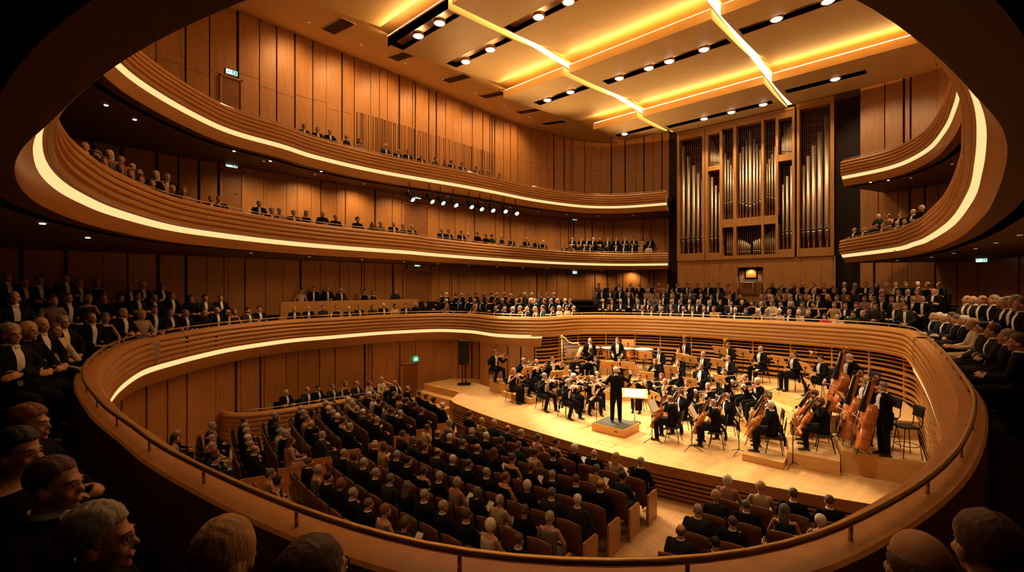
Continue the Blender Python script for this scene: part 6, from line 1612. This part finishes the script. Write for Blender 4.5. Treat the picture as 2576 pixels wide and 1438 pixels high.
def cpart(low, mats, Mx):
    v, f, mi = low; A_ = np.array(Mx); w = v @ A_[:3, :3].T+A_[:3, 3]
    CV.append(w); b = nv[0]; idx = [cmat(m) for m in mats]
    CF_.extend([tuple(q+b for q in t) for t in f]); CM.extend([idx[min(k, len(idx)-1)] for k in mi]); nv[0] += len(v)
def crowd(p, rz, scale=1.0, fem=None, forced=None):
    f, hs, hc, cl, a = look(fem, forced); hp = AR[a]['pose'].head
    loc = Vector((p[0]+math.sin(rz)*hp[1]*scale, p[1]-math.cos(rz)*hp[1]*scale, p[2]-hp[2]*scale))
    W_ = Matrix.Translation(loc) @ Matrix.Rotation(rz, 4, 'Z') @ Matrix.Scale(scale, 4)
    for part, low in LOW[a].items():
        if part == 'body': ms = [M['skin'], M['eyew'], M['eyed'], M['lip_']]
        elif part == 'shirt': ms = [M['shirt']]
        else: ms = [CLOTH[cl]]
        cpart(low, ms, W_)
    cpart(LOWH[hs], [HAIR[hc]], W_ @ AR[a]['head']); SEATS.append((tuple(loc), rz)); ncrowd[0] += 1
def crowd_at(px, py, d, rz, **k):
    if d is not None: crowd(PD(px, py, d), rz, **k)
ringc = ring1
def rd(s, px):
    q = offset(ring1, s, True); return ray_ring(np.vstack([q, q[:1]]), px)
# left side beyond the individually built rows
for px, py in [(741, 778), (776, 776), (813, 774), (846, 773), (878, 777), (904, 773), (938, 773), (965, 769), (994, 770), (1021, 769), (1046, 766), (1070, 766)]:
    crowd_at(px, py, rd(-.75, px), -1.75+R6.uniform(-.2, .2))
for px, py in [(757, 732), (789, 727), (824, 727), (858, 731), (917, 733), (939, 736), (995, 733)]:
    crowd_at(px, py, (rd(-.75, px) or 21)+1.05, -1.75+R6.uniform(-.2, .2))
for s, y, a, b, st in ((-.75, 776, 1250, 1455, 19.5), (-1.75, 757, 1104, 1440, 17.5), (-2.75, 741, 1106, 1400, 18)):
    x = a
    while x < b:
        if R6.random() > .06: crowd_at(x+R6.uniform(-3, 3), y+R6.uniform(-2, 2), rd(s, x), 2.75+R6.uniform(-.25, .25))
        x += st
# choir seats behind the stage
for k, (a, b, st) in enumerate(((1528, 2190, 27), (1520, 2300, 25), (1515, 2330, 24), (1512, 2370, 23), (1506, 2385, 26))):
    x = a
    while x < b:
        s = -.72-(0 if k == 0 else CHD*k); d = rd(s, x)
        z = CH0+CHR*k+1.215+R6.uniform(-.03, .03); x += st*R6.uniform(.85, 1.15)
        if d is None or d < 13 or R6.random() < .09 or (k >= 3 and 1845 < x-st < 1935): continue
        py = CY-z*F/d
        if k == 0 and 2045 < x-st < 2125: continue
        crowd_at(x-st, py, d, PI+(-.35 if x > 1900 else (.3 if x < 1650 else 0))+R6.uniform(-.25, .25))
# middle balcony
def r2d(px, s=-.62): return ray_ring(offset(ring2, s), px) if px < 2000 else ray_ring(ring2, px)-s*1.1
for px, py, b in [(213, 371, 0), (242, 393, 0), (260, 407, 0), (275, 389, 1), (304, 404, 1), (304, 424, 0), (333, 422, 1), (329, 438, 0), (351, 436, 1), (355, 452, 0), (383, 462, 0), (392, 440, 1), (421, 447, 1), (434, 476, 0), (463, 480, 0), (532, 501, 0), (551, 501, 0), (652, 513, 1), (684, 531, 0), (703, 530, 0), (739, 536, 0), (771, 536, 0), (812, 538, 0), (845, 547, 0), (900, 553, 0), (938, 564, 0), (958, 562, 0), (990, 564, 0), (1014, 569, 0), (1037, 572, 0), (1111, 581, 0), (1129, 583, 0), (1161, 585, 0), (1178, 592, 0), (1202, 589, 0), (1223, 594, 0), (1238, 595, 0), (1262, 595, 0), (1287, 600, 0), (1324, 602, 0), (1349, 606, 0), (1368, 609, 0)]+[(x, 601, 1) for x in (1440, 1462, 1477, 1492, 1509, 1529, 1550, 1572, 1595, 1614, 1636)]+[(x, 619, 0) for x in (1420, 1437, 1453, 1470, 1485, 1510, 1550, 1569, 1591, 1632)]:
    crowd_at(px, py, r2d(px, -.62-1.0*b if px < 1400 else -.5-.7*b), -1.7 if px < 1400 else -2.9, scale=1.0)
for px, py, b in [(2209, 551, 1), (2233, 550, 1), (2263, 547, 1), (2149, 585, 0), (2173, 583, 0), (2203, 576, 0), (2220, 574, 0), (2256, 568, 0), (2275, 564, 0), (2296, 540, 1), (2318, 530, 1)]:
    crowd_at(px, py-6, r2d(px, -.85-1.0*b), 2.6)
# top balcony
for px, py in [(765, 319), (799, 327), (830, 333), (872, 344), (905, 355), (970, 368), (1001, 380), (1026, 383), (1060, 393), (1096, 402), (1120, 409), (1137, 409), (1163, 414), (1199, 424), (1218, 431), (1229, 434), (1257, 441)]:
    crowd_at(px, py, ray_ring(offset(ring3, -.62), px), -1.7)
me = bpy.data.meshes.new('audience_crowd'); allv = np.vstack(CV)
me.from_pydata(allv.tolist(), [], CF_)
for m in CMATS: me.materials.append(m)
me.polygons.foreach_set('material_index', CM); me.polygons.foreach_set('use_smooth', [True]*len(CF_)); me.update()
o = obj('audience_crowd', me); tag(o, 'distant audience in black filling the choir seats and upper balconies', 'audience', None, 'stuff')
# dark blue seats under everyone on the balconies: one object
sb = MB()
for loc, rz in SEATS:
    Mx = wmat(loc, rz)
    sb.box((-.22, -.20, .34), (.22, .22, .42), M['seat'], Mx); sb.loft([[tuple(Mx @ Vector((x, y-.06*k, .30+.56*k))) for x, y in ((-.23, -.34), (.23, -.34), (.23, -.26), (-.23, -.26))] for k in np.linspace(0, 1, 3)], M['seat'], False)
    sb.box((-.06, -.2, .0), (.06, .1, .34), M['black'], Mx)
o = sb.build('balcony_seats'); tag(o, 'rows of dark blue upholstered balcony and choir seats', 'seats', None, 'stuff')
# wooden partition between the two rows at the left of the choir
ptn = []
for px in range(705, 1060, 12):
    d = (rd(-.75, px) or 21)+.50; p = PD(px, 719, d); ptn.append((p[0], p[1]))
ptn = smooth_path(ptn, .25, False, 1)
zt = (CY-754)/F*22.3
o = ringloft(ptn, [(.0, zt-.9), (0.03, zt), (-.08, zt), (-.08, zt-.9)], [M['fascia']]*3).build('seating_partition'); tag(o, 'low wooden partition behind the front row at the left balcony', kind='structure')
print('COUNT stalls', nstalls, 'seats', nseats, 'crowd', ncrowd[0], 'persons', len([o for o in bpy.data.objects if o.name.startswith('person')]))
